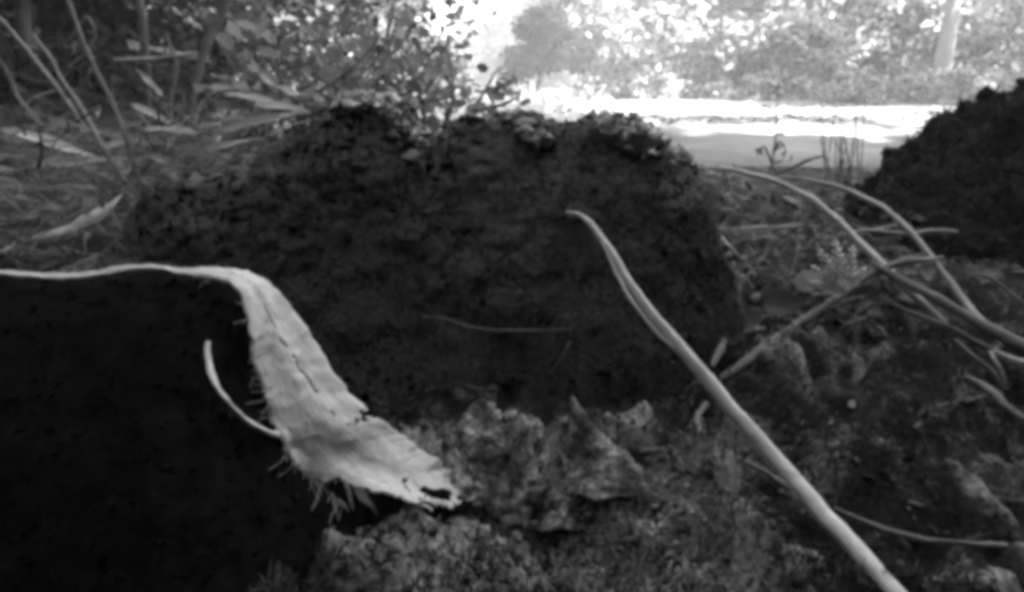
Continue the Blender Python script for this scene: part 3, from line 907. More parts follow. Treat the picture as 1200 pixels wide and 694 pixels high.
def shard_part(parent, name, pts, Y_, thick, mat, seed):
    S = smooth_path(pts, 40)
    n = 20
    V = np.zeros((40, n, 3))
    for i in range(40):
        l_, r_, py = S[i]
        for j in range(n):
            a = j / n * 2 * math.pi
            p = at((l_ + r_) / 2 + (r_ - l_) / 2 * math.cos(a), py, Y_)
            p[1] += thick * math.sin(a) * (0.2 + 0.8 * i / 39) - 0.014 * (i / 39) ** 2
            V[i, j] = p
    V = V.reshape(-1, 3)
    wt = np.repeat(np.linspace(0.25, 1.3, 40) ** 0.8, n)[:, None]
    V = V + wt * 0.0026 * np.stack([fbm(V * np.array([90, 90, 60]), 3, seed + q) for q in range(3)], 1) + wt * 0.0016 * np.stack([fbm(V * 260, 2, seed + 9 + q) for q in range(3)], 1)
    return child(V, grid_faces(40, n, True), name, mat, parent)
shard_part(crust, 'pointed_splinter', [(666, 669, 464), (667, 681, 478), (669, 697, 495), (671, 716, 512), (668, 738, 530), (660, 755, 550)], .296, 0.010, M['crust'], 5)
shard_part(crust, 'splinter', [(606, 611, 484), (600, 617, 498), (597, 622, 520), (590, 632, 550)], .308, 0.007, M['crust'], 15)
shard_part(crust, 'splinter', [(516, 521, 494), (518, 531, 512), (524, 546, 536), (526, 558, 562)], .300, 0.005, M['crust'], 25)
shard_part(crust, 'splinter', [(556, 572, 472), (546, 586, 486), (540, 594, 508), (536, 600, 545)], .312, 0.009, M['crust'], 35)
shard_part(crust, 'splinter', [(752, 784, 522), (738, 812, 530), (728, 836, 545), (716, 850, 575)], .304, 0.010, M['crust'], 45)
P, N = scatter_on(cV, cF, 5000, 95)
o = child(*crumbs(P[fbm(P * 40, 2, 96) > 0.05], 0.0012, 97), 'crumb_layer', M['chip'], crust, False); o['kind'] = 'stuff'
shard('soil_clod_and_shade', 'black lump painting the shadow under the torn foot of the pale strip', [(470, 490, 566), (448, 516, 575), (436, 528, 592), (428, 530, 615), (430, 520, 640)], .268, 0.014, M['black'], 55)  # black lump added as the shadowed hollow beneath the strip
crust_bvh = BVHTree.FromPolygons([tuple(v) for v in cV], [tuple(f) for f in cF])
def flake_mesh(name, seed, mat):
    r = np.random.default_rng(seed)
    n = 9
    a = np.sort(r.random(n)) * 2 * math.pi
    q = r.uniform(0.5, 1.0, n)
    ox, oy = np.cos(a) * q * 0.5, np.sin(a) * q * 0.5 * r.uniform(0.3, 0.6)
    cv = r.uniform(-0.5, 0.5)
    th = r.uniform(0.06, 0.16)
    z = cv * ox ** 2 + r.normal(size=n) * 0.04
    V = [(x, y, w_) for x, y, w_ in zip(ox, oy, z)] + [(x * .9, y * .9, w_ - th) for x, y, w_ in zip(ox, oy, z)]
    F = [list(range(n)), list(range(2 * n - 1, n - 1, -1))] + [[i, n + i, n + (i + 1) % n, (i + 1) % n] for i in range(n)]
    me = bpy.data.meshes.new(name); me.from_pydata(V, [], F); me.materials.append(mat)
    return me
FLAKE = [flake_mesh('wood_flake', 600 + q, M['flake']) for q in range(12)]
def flakes(n, region, lab, group, smin, smax, seed, steep):
    rr = random.Random(seed)
    for q in range(n):
        px0, py0, px1, py1, sp = rr.choice(region)
        t_ = rr.random()
        px, py = px0 + (px1 - px0) * t_ + rr.gauss(0, sp), py0 + (py1 - py0) * t_ + rr.gauss(0, sp * .6)
        if py > 715: continue
        g = gnd(px, py)
        hh = crust_bvh.ray_cast(Vector(CAM), Vector(pdir(px, py)).normalized())
        if hh[0] is not None and hh[0].y < g[1]: g = np.array(hh[0])
        sz = smin * (smax / smin) ** (rr.random() ** 1.5)
        o = put(rr.choice(FLAKE), 'wood_flake', g + np.array([0, 0, sz * 0.2]), Euler((rr.gauss(0, steep), rr.gauss(0, steep), rr.uniform(0, 6.28))), sz)
        tag(o, lab, 'wood flake', group)
flakes(80, [(520, 500, 640, 545, 14), (640, 530, 760, 540, 12), (740, 535, 850, 560, 10), (660, 500, 700, 540, 10), (540, 560, 640, 600, 22)], 'ragged flake of rotten wood in the crust before the stump', 'flakes of the crust before the stump', 0.006, 0.020, 81, 1.0)
flakes(40, [(420, 640, 900, 660, 30), (520, 600, 800, 600, 30)], 'small flake of rotten wood near the bottom edge', 'flakes near the bottom edge', 0.004, 0.012, 82, 0.6)
flakes(40, [(860, 440, 1000, 520, 26), (950, 480, 1180, 560, 40), (1000, 600, 1180, 620, 30)], 'flake of bark on the dark soil right of the bent stem', 'flakes right of the bent stem', 0.004, 0.014, 83, 0.6)
flakes(60, [(835, 330, 880, 430, 14), (860, 400, 960, 400, 22), (880, 240, 1000, 300, 26)], 'bark flake in the rubble beside the right flank of the stump', 'flakes beside the right flank of the stump', 0.006, 0.020, 84, 0.9)

SCLOD = [clod_mesh('soil_clod_and_shade', 540 + q, M['flake'], random.uniform(.5, .9)) for q in range(6)]
rr = random.Random(19)
for q in range(46):
    px, py = rr.gauss(862, 20), rr.uniform(300, 450)
    if q > 26: px, py = rr.uniform(850, 1010), rr.uniform(225, 300)
    g = gnd(px, py)
    o = put(rr.choice(SCLOD), 'soil_clod_and_shade', g + np.array([0, 0, 0.003]), Euler((rr.uniform(0, 6), rr.uniform(0, 6), rr.uniform(0, 6))), rr.uniform(0.006, 0.015))
    tag(o, 'crumbling clod of soil in the rubble right of the broad stump', 'clod', 'clods right of the broad stump')

# ================================================================== LEAVES ON THE GROUND
def drop_leaf(name, lab, group, x, y, size, meshes, r, lift=0.004, tilt=0.6):
    z = float(ground_h(x, y)[0])
    o = put(r.choice(meshes), name, (x, y, z + lift), Euler((r.gauss(0, tilt), r.gauss(0, tilt), r.uniform(0, 6.28))), size)
    return tag(o, lab, 'leaf', group)

def special_leaf(lab, px, py, Y_, size, mesh, rot, name='dead_leaf', group=None):
    Y_ = min(Y_, gnd(px, py)[1] - 0.3 * size)
    o = put(mesh, name, at(px, py, Y_), rot, size)
    return tag(o, lab, 'leaf', group)

R_ = math.radians
yl = gnd(90, 282)[1] - 0.05
stem('dead_leaf', 'long pale folded dead leaf lying alone at the left above the log', 'leaf',
     [(38, 281, yl - .03, 5), (58, 277, yl - .025, 16), (84, 268, yl - .015, 22), (110, 254, yl, 19), (130, 240, yl + .01, 12), (143, 228, yl + .02, 5)], M['paledead'], None, 40, 12, 0.7, 0.5, 7)
special_leaf('small dark crumpled leaf at the tip of the long pale leaf', 140, 240, 1.05, 0.05, DEAD[3], (R_(60), R_(30), R_(80)))
special_leaf('round pale dead leaf facing out beside the fern sprig', 944, 330, .56, 0.030, GREEN[2], (R_(70), R_(10), R_(10)))
special_leaf('broad dark dead leaf under the round pale one', 905, 356, .52, 0.052, ROT[2], (R_(55), R_(10), R_(15)))
special_leaf('curled leaf above the dark leaf right of the stump', 862, 352, .47, 0.030, ROT[5], (R_(80), R_(20), R_(30)))
special_leaf('lower curled leaf with lit edge right of the stump', 872, 378, .45, 0.034, ROT[6], (R_(40), R_(-30), R_(10)))
special_leaf('small curled leaf against the right flank of the stump', 846, 372, .44, 0.022, ROT[1], (R_(60), R_(-30), R_(70)))
special_leaf('thin pale sliver of leaf below the fern sprig', 968, 346, .50, 0.024, LONGDEAD[0], (R_(20), 0, R_(5)))

r = random.Random(11)
for k in range(230):
    y = 0.62 + 1.9 * r.random() ** 1.3
    x = r.uniform(-0.80, -0.28) * y
    fd = y * math.cos(PITCH) + CAM[2] * math.sin(PITCH)
    lpx, lpy = 600 + FPX * x / fd, 347 - FPX * (y * math.sin(PITCH) - CAM[2] * math.cos(PITCH)) / fd
    if 10 < lpx < 170 and 215 < lpy < 345 : continue          # the spot where the long pale leaf lies
    drop_leaf('dead_leaf', 'small curled dead leaf in the litter left of the stump', 'dead leaves left of the stump', x, y, r.uniform(0.035, 0.085) * (0.7 + 0.35 * y), DEAD if r.random() < .86 else PALE, r, 0.004)
for k in range(110):
    y = 0.5 + 0.95 * r.random() ** 1.2
    x = r.uniform(0.30, 0.62) * y
    if x / y > 0.52 and y > 0.62: continue
    drop_leaf('dead_leaf', 'small dead leaf in the litter between the two stumps', 'dead leaves between the stumps', x, y, r.uniform(0.018, 0.04), ROT if r.random() < .75 else DEAD, r, 0.003)
# strap-shaped dead leaves heaped left of the stump top
for k, (px, py, Y_, ang, ln) in enumerate([(262, 108, .85, 8, .085), (300, 118, .80, 14, .10), (332, 128, .78, 10, .09), (320, 140, .74, -8, .10), (290, 148, .72, -12, .09), (335, 108, .84, 18, .08),
                                           (250, 150, .74, -6, .10), (210, 155, .74, 6, .09), (185, 140, .8, 25, .08), (270, 170, .66, -4, .08), (235, 180, .64, 8, .08), (200, 190, .66, 12, .08),
                                           (120, 160, .82, 10, .12), (60, 170, .9, 12, .13), (160, 175, .75, 2, .10), (100, 190, .8, -4, .12), (345, 150, .7, -14, .07), (180, 100, .95, 40, .06), (200, 66, 1.0, 4, .10)]):
    Y_ = min(Y_, gnd(px, max(py, 112))[1] - 0.02)
    if px > 200 and py > 90: Y_ = r.uniform(0.60, 0.66)
    o = put(LONGDEAD[k % 6], 'strap_leaf', at(px, py, Y_), (R_(r.uniform(25, 70)), R_(ang * 0.8 + r.uniform(-8, 8)), R_(r.uniform(-25, 25))), ln * 900 * mpp(px, py, Y_))
    tag(o, 'long pale strap shaped dead leaf heaped left of the stump top', 'leaf', 'strap leaves left of the stump')

# ================================================================== THE LEFT THICKET
lg = 'upright stems in the left thicket'
for lab, pts, mt in [
        ('pale thin stem arching from the top left corner', [(-10, 10, .95, 5), (30, 55, .93, 7), (62, 95, .91, 8), (82, 125, .9, 8), (100, 152, .9, 8)], 'mstalk'),
        ('grey stem of the crossing pair, the left one', [(40, 40, .82, 5), (75, 95, .8, 7), (100, 135, .78, 8), (125, 180, .74, 8), (148, 216, .72, 7)], 'mstalk'),
        ('dark stem of the crossing pair, the right one', [(80, 0, .82, 6), (100, 55, .8, 7), (128, 115, .77, 8), (148, 165, .73, 8), (164, 216, .70, 7)], 'dstalk'),
        ('thick dark slanting stem left of the stump top', [(275, -20, .9, 16), (255, 25, .88, 16), (240, 60, .86, 15), (228, 100, .84, 13), (220, 150, .82, 10)], 'dstalk'),
        ('upright dark stem in the middle of the thicket', [(160, -20, .98, 14), (168, 30, .97, 14), (171, 80, .96, 13), (173, 150, .95, 11)], 'dstalk'),
        ('short dark stem with a fork beside the slanting one', [(196, 40, .96, 6), (206, 80, .94, 8), (200, 120, .92, 8), (202, 150, .9, 7)], 'dstalk'),
        ('pale twig lying level across the thicket', [(135, 70, .9, 6), (170, 70, .9, 7), (205, 66, .9, 6), (235, 62, .9, 4)], 'twig'),
        ('curved grass stalk looping at the top left', [(80, 50, 1.0, 4), (100, 20, 1.0, 4), (112, 40, 1.0, 4), (100, 62, 1.0, 4)], 'mstalk'),
        ('dark twig leaning over the left shoulder of the stump', [(310, 145, .66, 3), (335, 125, .67, 4), (385, 100, .68, 4), (425, 70, .70, 4), (445, 40, .72, 3)], 'dstalk'),
        ('faint stem leaning left at the far left edge', [(-5, 60, 1.1, 6), (20, 110, 1.1, 7), (50, 150, 1.05, 7)], 'dstalk')]:
    stem('thicket_stem', lab, 'stem', pts, M[mt], lg, rough=0.15, seed=len(lab))

# straw and grass tangle (cannot be counted)
def grass_patch(name, lab, regions, n, mat, seed, ln=(0.05, 0.12), wd=0.0016):
    r = np.random.default_rng(seed)
    b = MB()
    for (px0, px1, py0, py1, Y0, Y1) in regions:
        for k in range(n):
            px, py, Y_ = r.uniform(px0, px1), r.uniform(py0, py1), r.uniform(Y0, Y1)
            p = at(px, py, Y_)
            a = r.uniform(0, 2 * math.pi); L = r.uniform(*ln)
            d = np.array([math.cos(a), math.sin(a), r.uniform(-0.2, 0.9)]); d /= np.linalg.norm(d)
            c = np.array([r.normal(), r.normal(), -abs(r.normal())]) * 0.35
            t_ = np.linspace(0, 1, 6)[:, None]
            P_ = p + d * L * t_ + c * L * t_ * t_
            s = np.cross(d, [0.3, 0.2, 1.0]); s /= np.linalg.norm(s)
            W2 = wd * (1 - 0.9 * t_) * r.uniform(0.6, 1.4)
            V = np.stack([P_ - s * W2, P_ + s * W2 + np.array([0, 0, wd * 0.3])], 1).reshape(-1, 3)
            b.add(V, grid_faces(6, 2))
    o = b.build(name, mat)
    return tag(o, lab, 'grass', kind='stuff')
grass_patch('dry_grass', 'tangled pale dry grass around the left shoulder of the stump', [(150, 320, 150, 200, .62, .8), (150, 320, 140, 190, .62, .8), (0, 200, 140, 200, .7, 1.0), (0, 130, 200, 300, .62, .9), (60, 330, 60, 150, .8, 1.2)], 85, M['straw'], 3)
grass_patch('dry_grass', 'fine dry grass and needles in the litter between the stumps', [(840, 1010, 212, 262, .75, 1.25), (850, 1000, 262, 330, .55, .72)], 170, M['straw'], 5, (0.02, 0.06), 0.0011)

# ================================================================== FLOOR DEBRIS (cannot be counted)
def floor_points(n, x0, x1, y0, y1, seed, power=1.0):
    r = np.random.default_rng(seed)
    y = y0 + (y1 - y0) * r.random(n) ** power
    x = r.uniform(x0, x1, n) * np.maximum(y, 0.2)
    return np.stack([x, y, ground_h(x, y)], 1)
P = floor_points(26000, -0.9, 0.9, 0.19, 1.7, 31, 1.7)
msk = fbm(P * 18, 2, 61)
b = MB()
sz = 0.0022 + 0.0022 * P[:, 1:2]
V, F = crumbs(P[(P[:, 1] > 0.5) | (RNG.random(len(P)) < 0.5)], 0.0013, 32); b.add(V, F)
o = b.build('soil_crumbs', M['crumb'], smooth=False); tag(o, 'dark crumbs of soil and rotten wood over the floor', 'soil', kind='stuff')
V, F = leaf_cloud(P[(msk > 0.05) & ((P[:, 1] > 0.5) | (RNG.random(len(P)) < 0.06))] + np.array([0, 0, 0.0015]), 0.008, 0.6, 0.35, 0.5, 33)
b = MB(); b.add(V, F); o = b.build('leaf_litter', M['litter']); tag(o, 'broken bits of dead leaf over the woodland floor', 'leaf litter', kind='stuff')
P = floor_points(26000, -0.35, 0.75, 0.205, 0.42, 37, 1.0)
zone = np.exp(-(((P[:, 0] - 0.03) / 0.11) ** 2 + ((P[:, 1] - 0.275) / 0.05) ** 2)) + 0.8 * np.exp(-(((P[:, 0] - 0.17) / 0.06) ** 2 + ((P[:, 1] - 0.37) / 0.05) ** 2))  # pale shreds crowd where brighter light is painted into the floor
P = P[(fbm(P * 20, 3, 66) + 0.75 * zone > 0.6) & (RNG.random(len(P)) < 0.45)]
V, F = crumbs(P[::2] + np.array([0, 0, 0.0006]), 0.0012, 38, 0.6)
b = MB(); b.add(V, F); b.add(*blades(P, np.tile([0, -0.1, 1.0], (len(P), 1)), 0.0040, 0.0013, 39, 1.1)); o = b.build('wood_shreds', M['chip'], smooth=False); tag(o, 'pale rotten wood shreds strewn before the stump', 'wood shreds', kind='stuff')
P = floor_points(30000, -0.5, 0.85, 0.20, 0.62, 35, 1.3)
P = P[fbm(P * 14, 2, 63) > 0.0]
V, F = blades(P, np.tile([0, -0.1, 1.0], (len(P), 1)), 0.0052, 0.0010, 36, 0.7)
b = MB(); b.add(V, F); o = b.build('ground_moss', M['moss']); tag(o, 'short shaggy moss in patches on the foreground soil', 'moss', kind='stuff')

# ================================================================== PLANTS
def leafy_plant(name, lab, cat, base, stems, leaves_per, leaf_size, meshes, seed, group=None, stem_mat='dstalk', wd=0.003):
    """stems: lists of (px,py,Y)"""
    rr = random.Random(seed)
    t = thing(name, lab, cat, base, group)
    for st in stems:
        S = smooth_path([(a, b_, c) for a, b_, c in st], 16)
        P = np.array([at(*q) for q in S])
        V, F = tube(P, np.linspace(wd, wd * 0.3, len(P)), 6)
        sm = child(V, F, 'stem', M[stem_mat], t)
        for k in range(leaves_per):
            i = rr.randrange(2, 16)
            q = P[i] + np.array([rr.gauss(0, 1), rr.gauss(0, 1), rr.gauss(0, .8)]) * leaf_size * 0.75
            s = leaf_size * rr.uniform(0.5, 1.25)
            put(rr.choice(meshes), 'leaf', q, Euler((rr.gauss(0.2, .6), rr.gauss(0, .6), rr.uniform(0, 6.28))), s, t, t.location)
    return t
bg_ = 'low leafy plants behind the stump top'
leafy_plant('bramble', 'leafy bramble behind the highest left part of the stump top', 'plant', at(420, 150, .72),
            [[(400, 150, .66), (395, 110, .68), (380, 70, .72), (350, 20, .78)], [(430, 140, .66), (440, 100, .68), (455, 60, .72), (470, 10, .78)], [(410, 140, .68), (405, 90, .72), (410, 50, .78), (425, 0, .85)], [(370, 150, .70), (340, 110, .76), (310, 60, .8), (280, 20, .85)]], 20, 0.021, GREEN, 1, bg_)
leafy_plant('bramble', 'leafy bramble over the notch in the stump top', 'plant', at(510, 160, .70),
            [[(500, 160, .60), (495, 125, .62), (485, 90, .66), (470, 50, .72)], [(520, 150, .60), (530, 120, .62), (530, 90, .66), (522, 50, .72)], [(540, 145, .62), (560, 120, .64), (572, 100, .68), (585, 78, .72)], [(480, 140, .62), (470, 110, .66), (450, 85, .7), (440, 60, .76)]], 18, 0.018, GREEN, 2, bg_)
leafy_plant('bramble', 'low ground leaves along the rear edge of the stump top', 'plant', at(560, 150, .66),
            [[(540, 140, .58), (560, 130, .60), (590, 122, .62), (610, 112, .64)], [(440, 135, .60), (470, 122, .62), (505, 118, .62), (540, 112, .64)], [(350, 140, .62), (385, 125, .64), (420, 112, .66), (450, 105, .68)]], 18, 0.014, GREEN, 3, bg_)
leafy_plant('bramble', 'dim leafy shoot at the top edge above the left shoulder of the stump', 'plant', at(330, 160, .98),
            [[(330, 150, .95), (330, 100, .98), (320, 50, 1.0), (300, 0, 1.05)], [(350, 150, .95), (370, 90, 1.0), (380, 40, 1.05), (400, -10, 1.1)], [(310, 150, .98), (280, 90, 1.0), (250, 40, 1.05), (230, -10, 1.1)], [(360, 150, .98), (420, 80, 1.1), (470, 40, 1.15), (520, 10, 1.2)]], 22, 0.028, GREEN, 4, bg_)
leafy_plant('weed', 'slender dark weed standing in front of the bright path', 'plant', at(902, 205, 1.35),
            [[(902, 205, 1.35), (908, 170, 1.35), (910, 130, 1.36), (912, 95, 1.37)], [(904, 190, 1.35), (896, 172, 1.35), (890, 178, 1.35), (886, 184, 1.35)], [(906, 180, 1.35), (914, 166, 1.35), (920, 176, 1.35), (918, 190, 1.35)]], 7, 0.016, GREEN, 5, None, 'dstalk', 0.0022)
for k, (px, lab) in enumerate([(976, 'left thin grass tuft standing before the bright path'), (1000, 'right thin grass tuft standing before the bright path')]):
    t = thing('grass_tuft', lab, 'grass', at(px, 218, 1.3), 'grass tufts before the path')
    rr = random.Random(70 + k)
    for q in range(9):
        x0 = px + rr.uniform(-10, 10); h_ = rr.uniform(50, 110); ln = rr.uniform(-14, 16)
        V, F = px_tube([(x0, 222, 1.3, 1.4), (x0 + ln * .3, 222 - h_ * .5, 1.3 + rr.uniform(-.05, .05), 1.6), (x0 + ln, 222 - h_, 1.3, 1.0)], 12, 4)
        child(V, F, 'blade', M['mstalk'], t)

# ================================================================== SHRUBS AND TREES
def crown_points(clusters, n, seed, flat=0.75):
    r = np.random.default_rng(seed)
    C = np.array(clusters, float)
    k = r.choice(len(C), n, p=C[:, 3] ** 2 / (C[:, 3] ** 2).sum())
    d = r.normal(size=(n, 3)); d /= np.linalg.norm(d, axis=1)[:, None]
    rad = C[k, 3] * r.random(n) ** 0.45
    d[:, 2] *= flat
    return C[k, :3] + d * rad[:, None]

def woody(name, lab, cat, x, y, height, trunk_r, crown_z0, crown_r, n_leaf, leaf, mat, seed, bark='bark', group=None, lean=(0, 0), n_cl=26, flat=0.7, multi=1):
    rr = random.Random(seed)
    z0 = float(ground_h(x, y)[0])
    t = thing(name, lab, cat, (x, y, z0), group)
    tb = MB(); clusters = []
    for m in range(multi):
        lx, ly = lean[0] + (rr.uniform(-.35, .35) if multi > 1 else 0), lean[1] + (rr.uniform(-.35, .35) if multi > 1 else 0)
        pts = []
        for k in range(9):
            s = k / 8
            pts.append((lx * s * height + rr.gauss(0, .012) * height * s, ly * s * height + rr.gauss(0, .012) * height * s, -0.03 + s * height))
        P = smooth_path(pts, 30)
        R = trunk_r * (1 - 0.75 * np.linspace(0, 1, 30)) * (1 + 0.5 * np.exp(-np.linspace(0, 1, 30) * 30))
        tb.add(*tube(P, R, 10, 1, 0.18, seed))
        for k in range(n_cl // multi):
            s = rr.uniform(crown_z0 / height, 1.0)
            p0 = P[min(29, int(s * 29))]
            a = rr.uniform(0, 2 * math.pi)
            reach = crown_r * math.sqrt(rr.uniform(0.08, 1)) * (1.05 - 0.55 * abs(2 * (s - crown_z0 / height) / (1.001 - crown_z0 / height) - 0.8))
            e = p0 + np.array([math.cos(a) * reach, math.sin(a) * reach, rr.uniform(-0.05, 0.35) * reach])
            md = (p0 + e) / 2 + np.array([0, 0, 0.1 * reach])
            Q = smooth_path([p0, md, e], 8)
            tb.add(*tube(Q, np.linspace(trunk_r * 0.28, trunk_r * 0.06, 8), 5))
            clusters.append((*e, crown_r * rr.uniform(0.22, 0.42)))
            if rr.random() < .5: clusters.append((*md, crown_r * rr.uniform(0.15, 0.3)))
    tb.build('trunk', M[bark], t)
    C = crown_points(clusters, n_leaf, seed, flat)
    C = C[C[:, 2] > 0.02]
    V, F = leaf_cloud(C, leaf, 0.5, 0.6, 0.6, seed)
    b = MB(); b.add(V, F); b.build('crown', M[mat], t)
    return t

def X_at(px, Y_): return (px - 600.0) / FPX * Y_ * 1.0 / 1.035   # ground x seen near the horizon

# sapling with the leaning trunk, and its neighbours behind the clearing
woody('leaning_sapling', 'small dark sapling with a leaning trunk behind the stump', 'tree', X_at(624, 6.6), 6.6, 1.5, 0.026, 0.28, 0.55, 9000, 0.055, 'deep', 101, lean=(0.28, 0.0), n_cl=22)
sh = 'sunlit shrubs beyond the clearing'
for k, (px, Y_, H, cr, nl, lab) in enumerate([
        (705, 7.6, 1.3, .75, 5200, 'sunlit shrub right behind the leaning sapling'),
        (775, 7.2, 1.4, .8, 5600, 'rounded sunlit shrub at the far end of the path'),
        (840, 7.8, 1.6, .85, 5600, 'sunlit shrub left of the forked tree beyond the path'),
        (912, 6.1, .7, .5, 2200, 'sunlit shrub at the foot of the forked tree'),
        (965, 7.3, 1.5, .8, 5600, 'sunlit shrub between the forked tree and the pale trunk'),
        (1040, 7.4, 1.4, .8, 5600, 'sunlit shrub left of the pale trunk at right'),
        (1145, 6.8, 1.1, .7, 4000, 'sunlit shrub right of the pale trunk'),
        (1215, 6.8, 1.4, .8, 5600, 'sunlit shrub at the right picture edge above the black stump'),
        (395, 7.0, 1.5, .8, 5600, 'half lit shrub seen behind the brambles above the stump'),
        (465, 8.5, 1.3, .7, 4800, 'half lit shrub at the left side of the bright gap'),
        (560, 15.0, 1.6, .9, 4200, 'faint far shrub in the bright gap above the stump'),
        (660, 13.0, 2.2, 1.3, 5600, 'far pale shrub seen behind the leaning sapling'),
        (735, 15.0, 2.6, 1.5, 6400, 'far tall shrub behind the rounded one'),
        (860, 16.0, 2.8, 1.6, 6400, 'far tall shrub behind the forked tree'),
        (990, 14.5, 2.6, 1.5, 6400, 'far tall shrub behind the right shrubs'),
        (1120, 13.0, 2.6, 1.5, 6400, 'far tall shrub behind the pale trunk')]):
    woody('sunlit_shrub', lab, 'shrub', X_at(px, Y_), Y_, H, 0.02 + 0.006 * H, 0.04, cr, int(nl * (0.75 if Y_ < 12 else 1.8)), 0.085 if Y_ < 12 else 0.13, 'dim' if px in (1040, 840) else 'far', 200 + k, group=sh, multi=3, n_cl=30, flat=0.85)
for k, (px, Y_) in enumerate([(640, 21), (740, 20), (840, 21), (940, 20), (1040, 20), (1150, 19)]):
    woody('distant_thicket', ['distant hazy thicket behind the leaning sapling', 'distant hazy thicket behind the rounded shrub', 'distant hazy thicket left of the forked tree', 'distant hazy thicket right of the forked tree',
          'distant hazy thicket left of the pale trunk', 'distant hazy thicket right of the pale trunk'][k], 'shrub', X_at(px, Y_), Y_, 3.6, 0.05, 0.05, 2.2, 9000, 0.2, 'far', 240 + k, group='distant thickets', multi=3, n_cl=36, flat=0.85)
for k, (px, Y_, nl, lab) in enumerate([(700, 6.9, 700, 'low bright herb clump at the far left end of the path'), (765, 6.4, 700, 'low bright herb clump below the rounded shrub'), (820, 7.0, 800, 'low bright herb clump left of the forked tree'), (880, 6.0, 700, 'low bright herb clump in front of the forked tree'),
                                       (945, 6.5, 800, 'low bright herb clump right of the forked tree'), (1000, 5.6, 700, 'low bright herb clump beyond the grass tufts'), (1060, 5.4, 700, 'low bright herb clump left of the pale trunk'), (1122, 5.0, 700, 'low bright herb clump at the foot of the pale trunk')]):
    woody('herb_clump', lab, 'plant', X_at(px, Y_), Y_, 0.26, 0.006, 0.02, 0.26, nl, 0.045, 'far', 270 + k, group='herb clumps at the far side of the path', multi=3, n_cl=18, flat=0.7)
tr = 'trees around the clearing'
woody('forest_tree', 'pale barked tree trunk at the right beyond the path', 'tree', X_at(1094, 5.9), 5.9, 7.0, 0.064, 4.2, 1.8, 2600, 0.09, 'far', 301, 'palebark', tr, lean=(0.0, 0.0))
woody('forest_tree', 'grey left stem of the forked tree beyond the path', 'tree', X_at(915, 6.6), 6.6, 7.5, 0.055, 3.6, 1.6, 2400, 0.08, 'far', 302, 'bark', tr, lean=(-0.05, 0))
woody('forest_tree', 'grey right stem of the forked tree beyond the path', 'tree', X_at(926, 6.7), 6.7, 7.5, 0.045, 3.6, 1.6, 2400, 0.08, 'far', 303, 'bark', tr, lean=(0.06, 0))
woody('forest_tree', 'slender far tree behind the sunlit shrubs', 'tree', X_at(800, 17), 17.0, 9.0, 0.14, 1.6, 2.6, 8000, 0.10, 'far', 304, 'bark', tr)
# the shaded thicket at the left
dk = 'shaded shrubs of the left thicket'
for k, (px, Y_, H, cr, nl, lab) in enumerate([
        (40, 1.9, .9, .42, 5200, 'dark shaded shrub at the top left corner'),
        (150, 2.4, 1.1, .55, 6000, 'dark shaded shrub behind the upright stems'),
        (260, 2.9, 1.2, .6, 6000, 'dark shaded shrub behind the slanting stem'),
        (350, 3.0, 1.0, .55, 5200, 'dim shrub behind the brambles above the stump'),
        (430, 3.6, 1.1, .6, 5200, 'dim shrub left of the bright gap'),
        (-60, 3.4, 1.6, .8, 6000, 'dark shrub beyond the left picture edge'),
        (90, 4.5, 1.9, 1.0, 7000, 'tall dark shrub at the back of the thicket'),
        (300, 5.0, 1.8, 1.0, 7000, 'tall dim shrub at the back left of the bright gap'),
        (40, 6.4, 2.4, 1.2, 12000, 'farthest dark shrub of the thicket at the left'),
        (200, 6.6, 2.4, 1.2, 12000, 'farthest dark shrub in the middle of the thicket'),
        (345, 6.8, 2.0, 1.1, 9000, 'farthest dim shrub of the thicket next to the bright gap')]):
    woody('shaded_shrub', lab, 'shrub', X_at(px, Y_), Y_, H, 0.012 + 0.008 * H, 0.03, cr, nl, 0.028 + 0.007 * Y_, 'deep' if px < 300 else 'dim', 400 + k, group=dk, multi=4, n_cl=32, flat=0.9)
# trees whose crowns shade the foreground
st_ = 'trees that shade the foreground'
for k, (x, y, H, r0, cz, cr, nl, lab) in enumerate([
        (3.0, -1.2, 6.0, .16, 2.2, 2.3, 15000, 'shade tree standing right of the picture'),
        (2.3, -0.9, 5.6, .14, 2.3, 1.9, 14000, 'shade tree at the near right side of the path'),
        (-2.1, 0.9, 4.5, .12, 1.2, 1.5, 9000, 'shade tree close on the left'),
        (2.2, -2.8, 7.0, .18, 1.0, 2.6, 15000, 'shade tree standing behind to the right'),
        (-3.0, -2.2, 6.0, .18, 0.8, 2.2, 12000, 'shade tree standing behind to the left'),
        (-3.0, 1.8, 5.5, .15, 1.2, 2.0, 12000, 'shade tree standing left of the picture'),
        (-3.2, 5.0, 7.0, .17, 1.2, 2.6, 15000, 'shade tree behind the left thicket'),
        (5.6, 2.9, 5.5, .12, 2.8, 1.7, 2600, 'loose shade tree beyond the right edge beside the clearing'),
        (4.3, 1.2, 5.5, .12, 2.8, 1.5, 1500, 'loose shade tree at the near end of the clearing outside the picture'),
        (7.0, 4.4, 5.5, .12, 2.8, 1.8, 1300, 'loose shade tree at the far right of the clearing outside the picture'),
        (5.2, 4.3, 5.5, .12, 3.0, 1.5, 2000, 'loose shade tree over the middle of the clearing outside the picture'),
        (0.4, -3.4, 6.0, .18, 0.3, 2.4, 14000, 'shade tree standing directly behind the viewer')]):
    woody('shade_tree', lab, 'tree', x, y, H, r0, cz, cr, nl, 0.16 if nl > 5000 else 0.11, 'dim', 500 + k, group=st_, n_cl=40, flat=0.8)

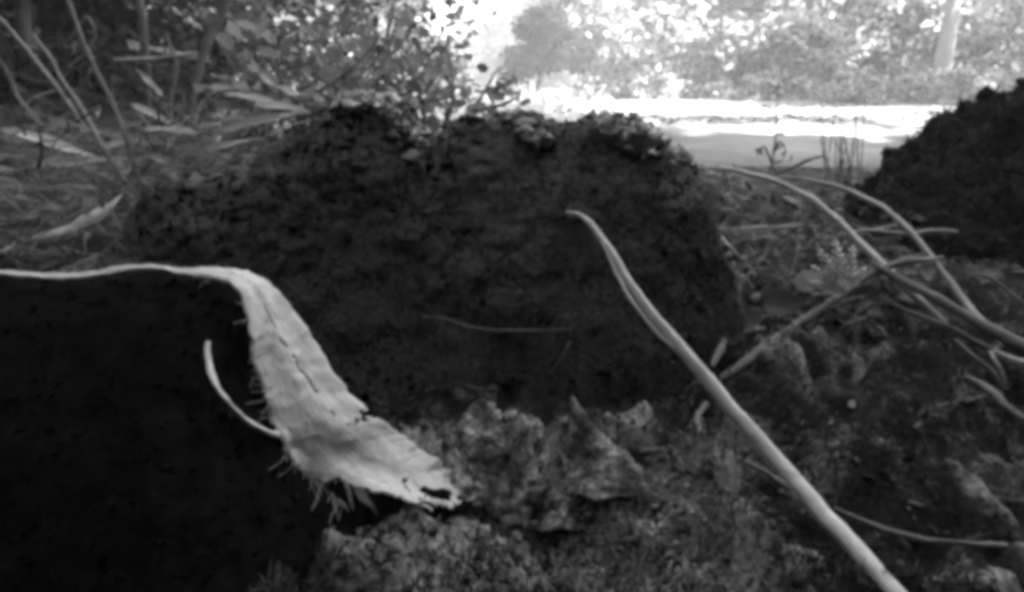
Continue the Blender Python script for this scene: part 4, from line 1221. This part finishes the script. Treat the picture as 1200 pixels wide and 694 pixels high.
# unseen shrubs added to block light from the sides and behind the viewer
for k, (deg, rad) in enumerate([(92, 3.4), (102, 2.9), (120, 3.1), (140, 2.8), (160, 3.0), (180, 2.7), (200, 3.0), (220, 2.8), (240, 3.0), (258, 2.7), (274, 3.0), (288, 3.3), (302, 3.9), (314, 5.2), (112, 4.4), (150, 4.4), (190, 4.4), (230, 4.4), (265, 4.4)]):
    woody('light_blocking_shrub', 'unseen shrub added outside the picture to block side and rear light', 'shrub', rad * math.sin(math.radians(deg)), rad * math.cos(math.radians(deg)), 2.3 if rad < 4 else 3.2, 0.03, 0.03, 1.0 if rad < 4 else 1.3, 5200, 0.12, 'deep', 700 + k,
          group='light blocking shrubs outside the picture', multi=4, n_cl=36, flat=0.9)

# grass round the clearing (cannot be counted)
r_ = np.random.default_rng(77)
n_ = 9000
gy_ = r_.uniform(5.6, 8.6, n_)
gx_ = r_.uniform(-1.0, 8.0, n_)
P = np.stack([gx_, gy_, ground_h(gx_, gy_)], 1)
k = (fbm(P * 1.7, 3, 88) > np.where(gy_ > 5.6, -0.05, 0.22))
P = P[k]
V, F = blades(P, np.tile([0, 0, 1.0], (len(P), 1)), 0.09, 0.009, 78, 0.45)
V[:, 2] -= 0.004
b = MB(); b.add(V, F); o = b.build('clearing_grass', M['far']); tag(o, 'short sunlit grass along the far side of the pale clearing', 'grass', kind='stuff')

P = np.stack([r_.uniform(0.05, 0.85, 5200), 1.5 + 5.5 * r_.random(5200) ** 1.2, np.zeros(5200)], 1)
P[:, 0] *= P[:, 1]
P = P[fbm(P * np.array([1.1, 2.2, 1]), 3, 89) > 0.1]
P = P[P[:, 1] > 3.2]
P[:, 2] = ground_h(P[:, 0], P[:, 1]) + 0.017
V, F = leaf_cloud(P, 0.04, 0.6, 0.05, 0.6, 90)
b = MB(); b.add(V, F); o = b.build('clearing_litter', M['chip']); tag(o, 'fallen leaves scattered over the pale clearing', 'leaf litter', kind='stuff')

# ================================================================== HAZE
hb = MB()
x0, x1, y0, y1, z0, z1 = -850, 850, -150, 1400, -1.6, 12.0
hb.add([(x0, y0, z0), (x1, y0, z0), (x1, y1, z0), (x0, y1, z0), (x0, y0, z1), (x1, y0, z1), (x1, y1, z1), (x0, y1, z1)],
       [(0, 3, 2, 1), (4, 5, 6, 7), (0, 1, 5, 4), (1, 2, 6, 5), (2, 3, 7, 6), (3, 0, 4, 7)])
hm = bpy.data.materials.new('haze_air'); hm.use_nodes = True
hm.node_tree.nodes.clear()
ho = hm.node_tree.nodes.new('ShaderNodeOutputMaterial'); hv = hm.node_tree.nodes.new('ShaderNodeVolumePrincipled')
hv.inputs['Color'].default_value = (0.95, 0.95, 0.95, 1); hv.inputs['Density'].default_value = 0.022
hm.node_tree.links.new(hv.outputs['Volume'], ho.inputs['Volume'])
o = hb.build('haze', hm, smooth=False); o['kind'] = 'stuff'; o['label'] = 'bright hazy air over the clearing'; o['category'] = 'haze'
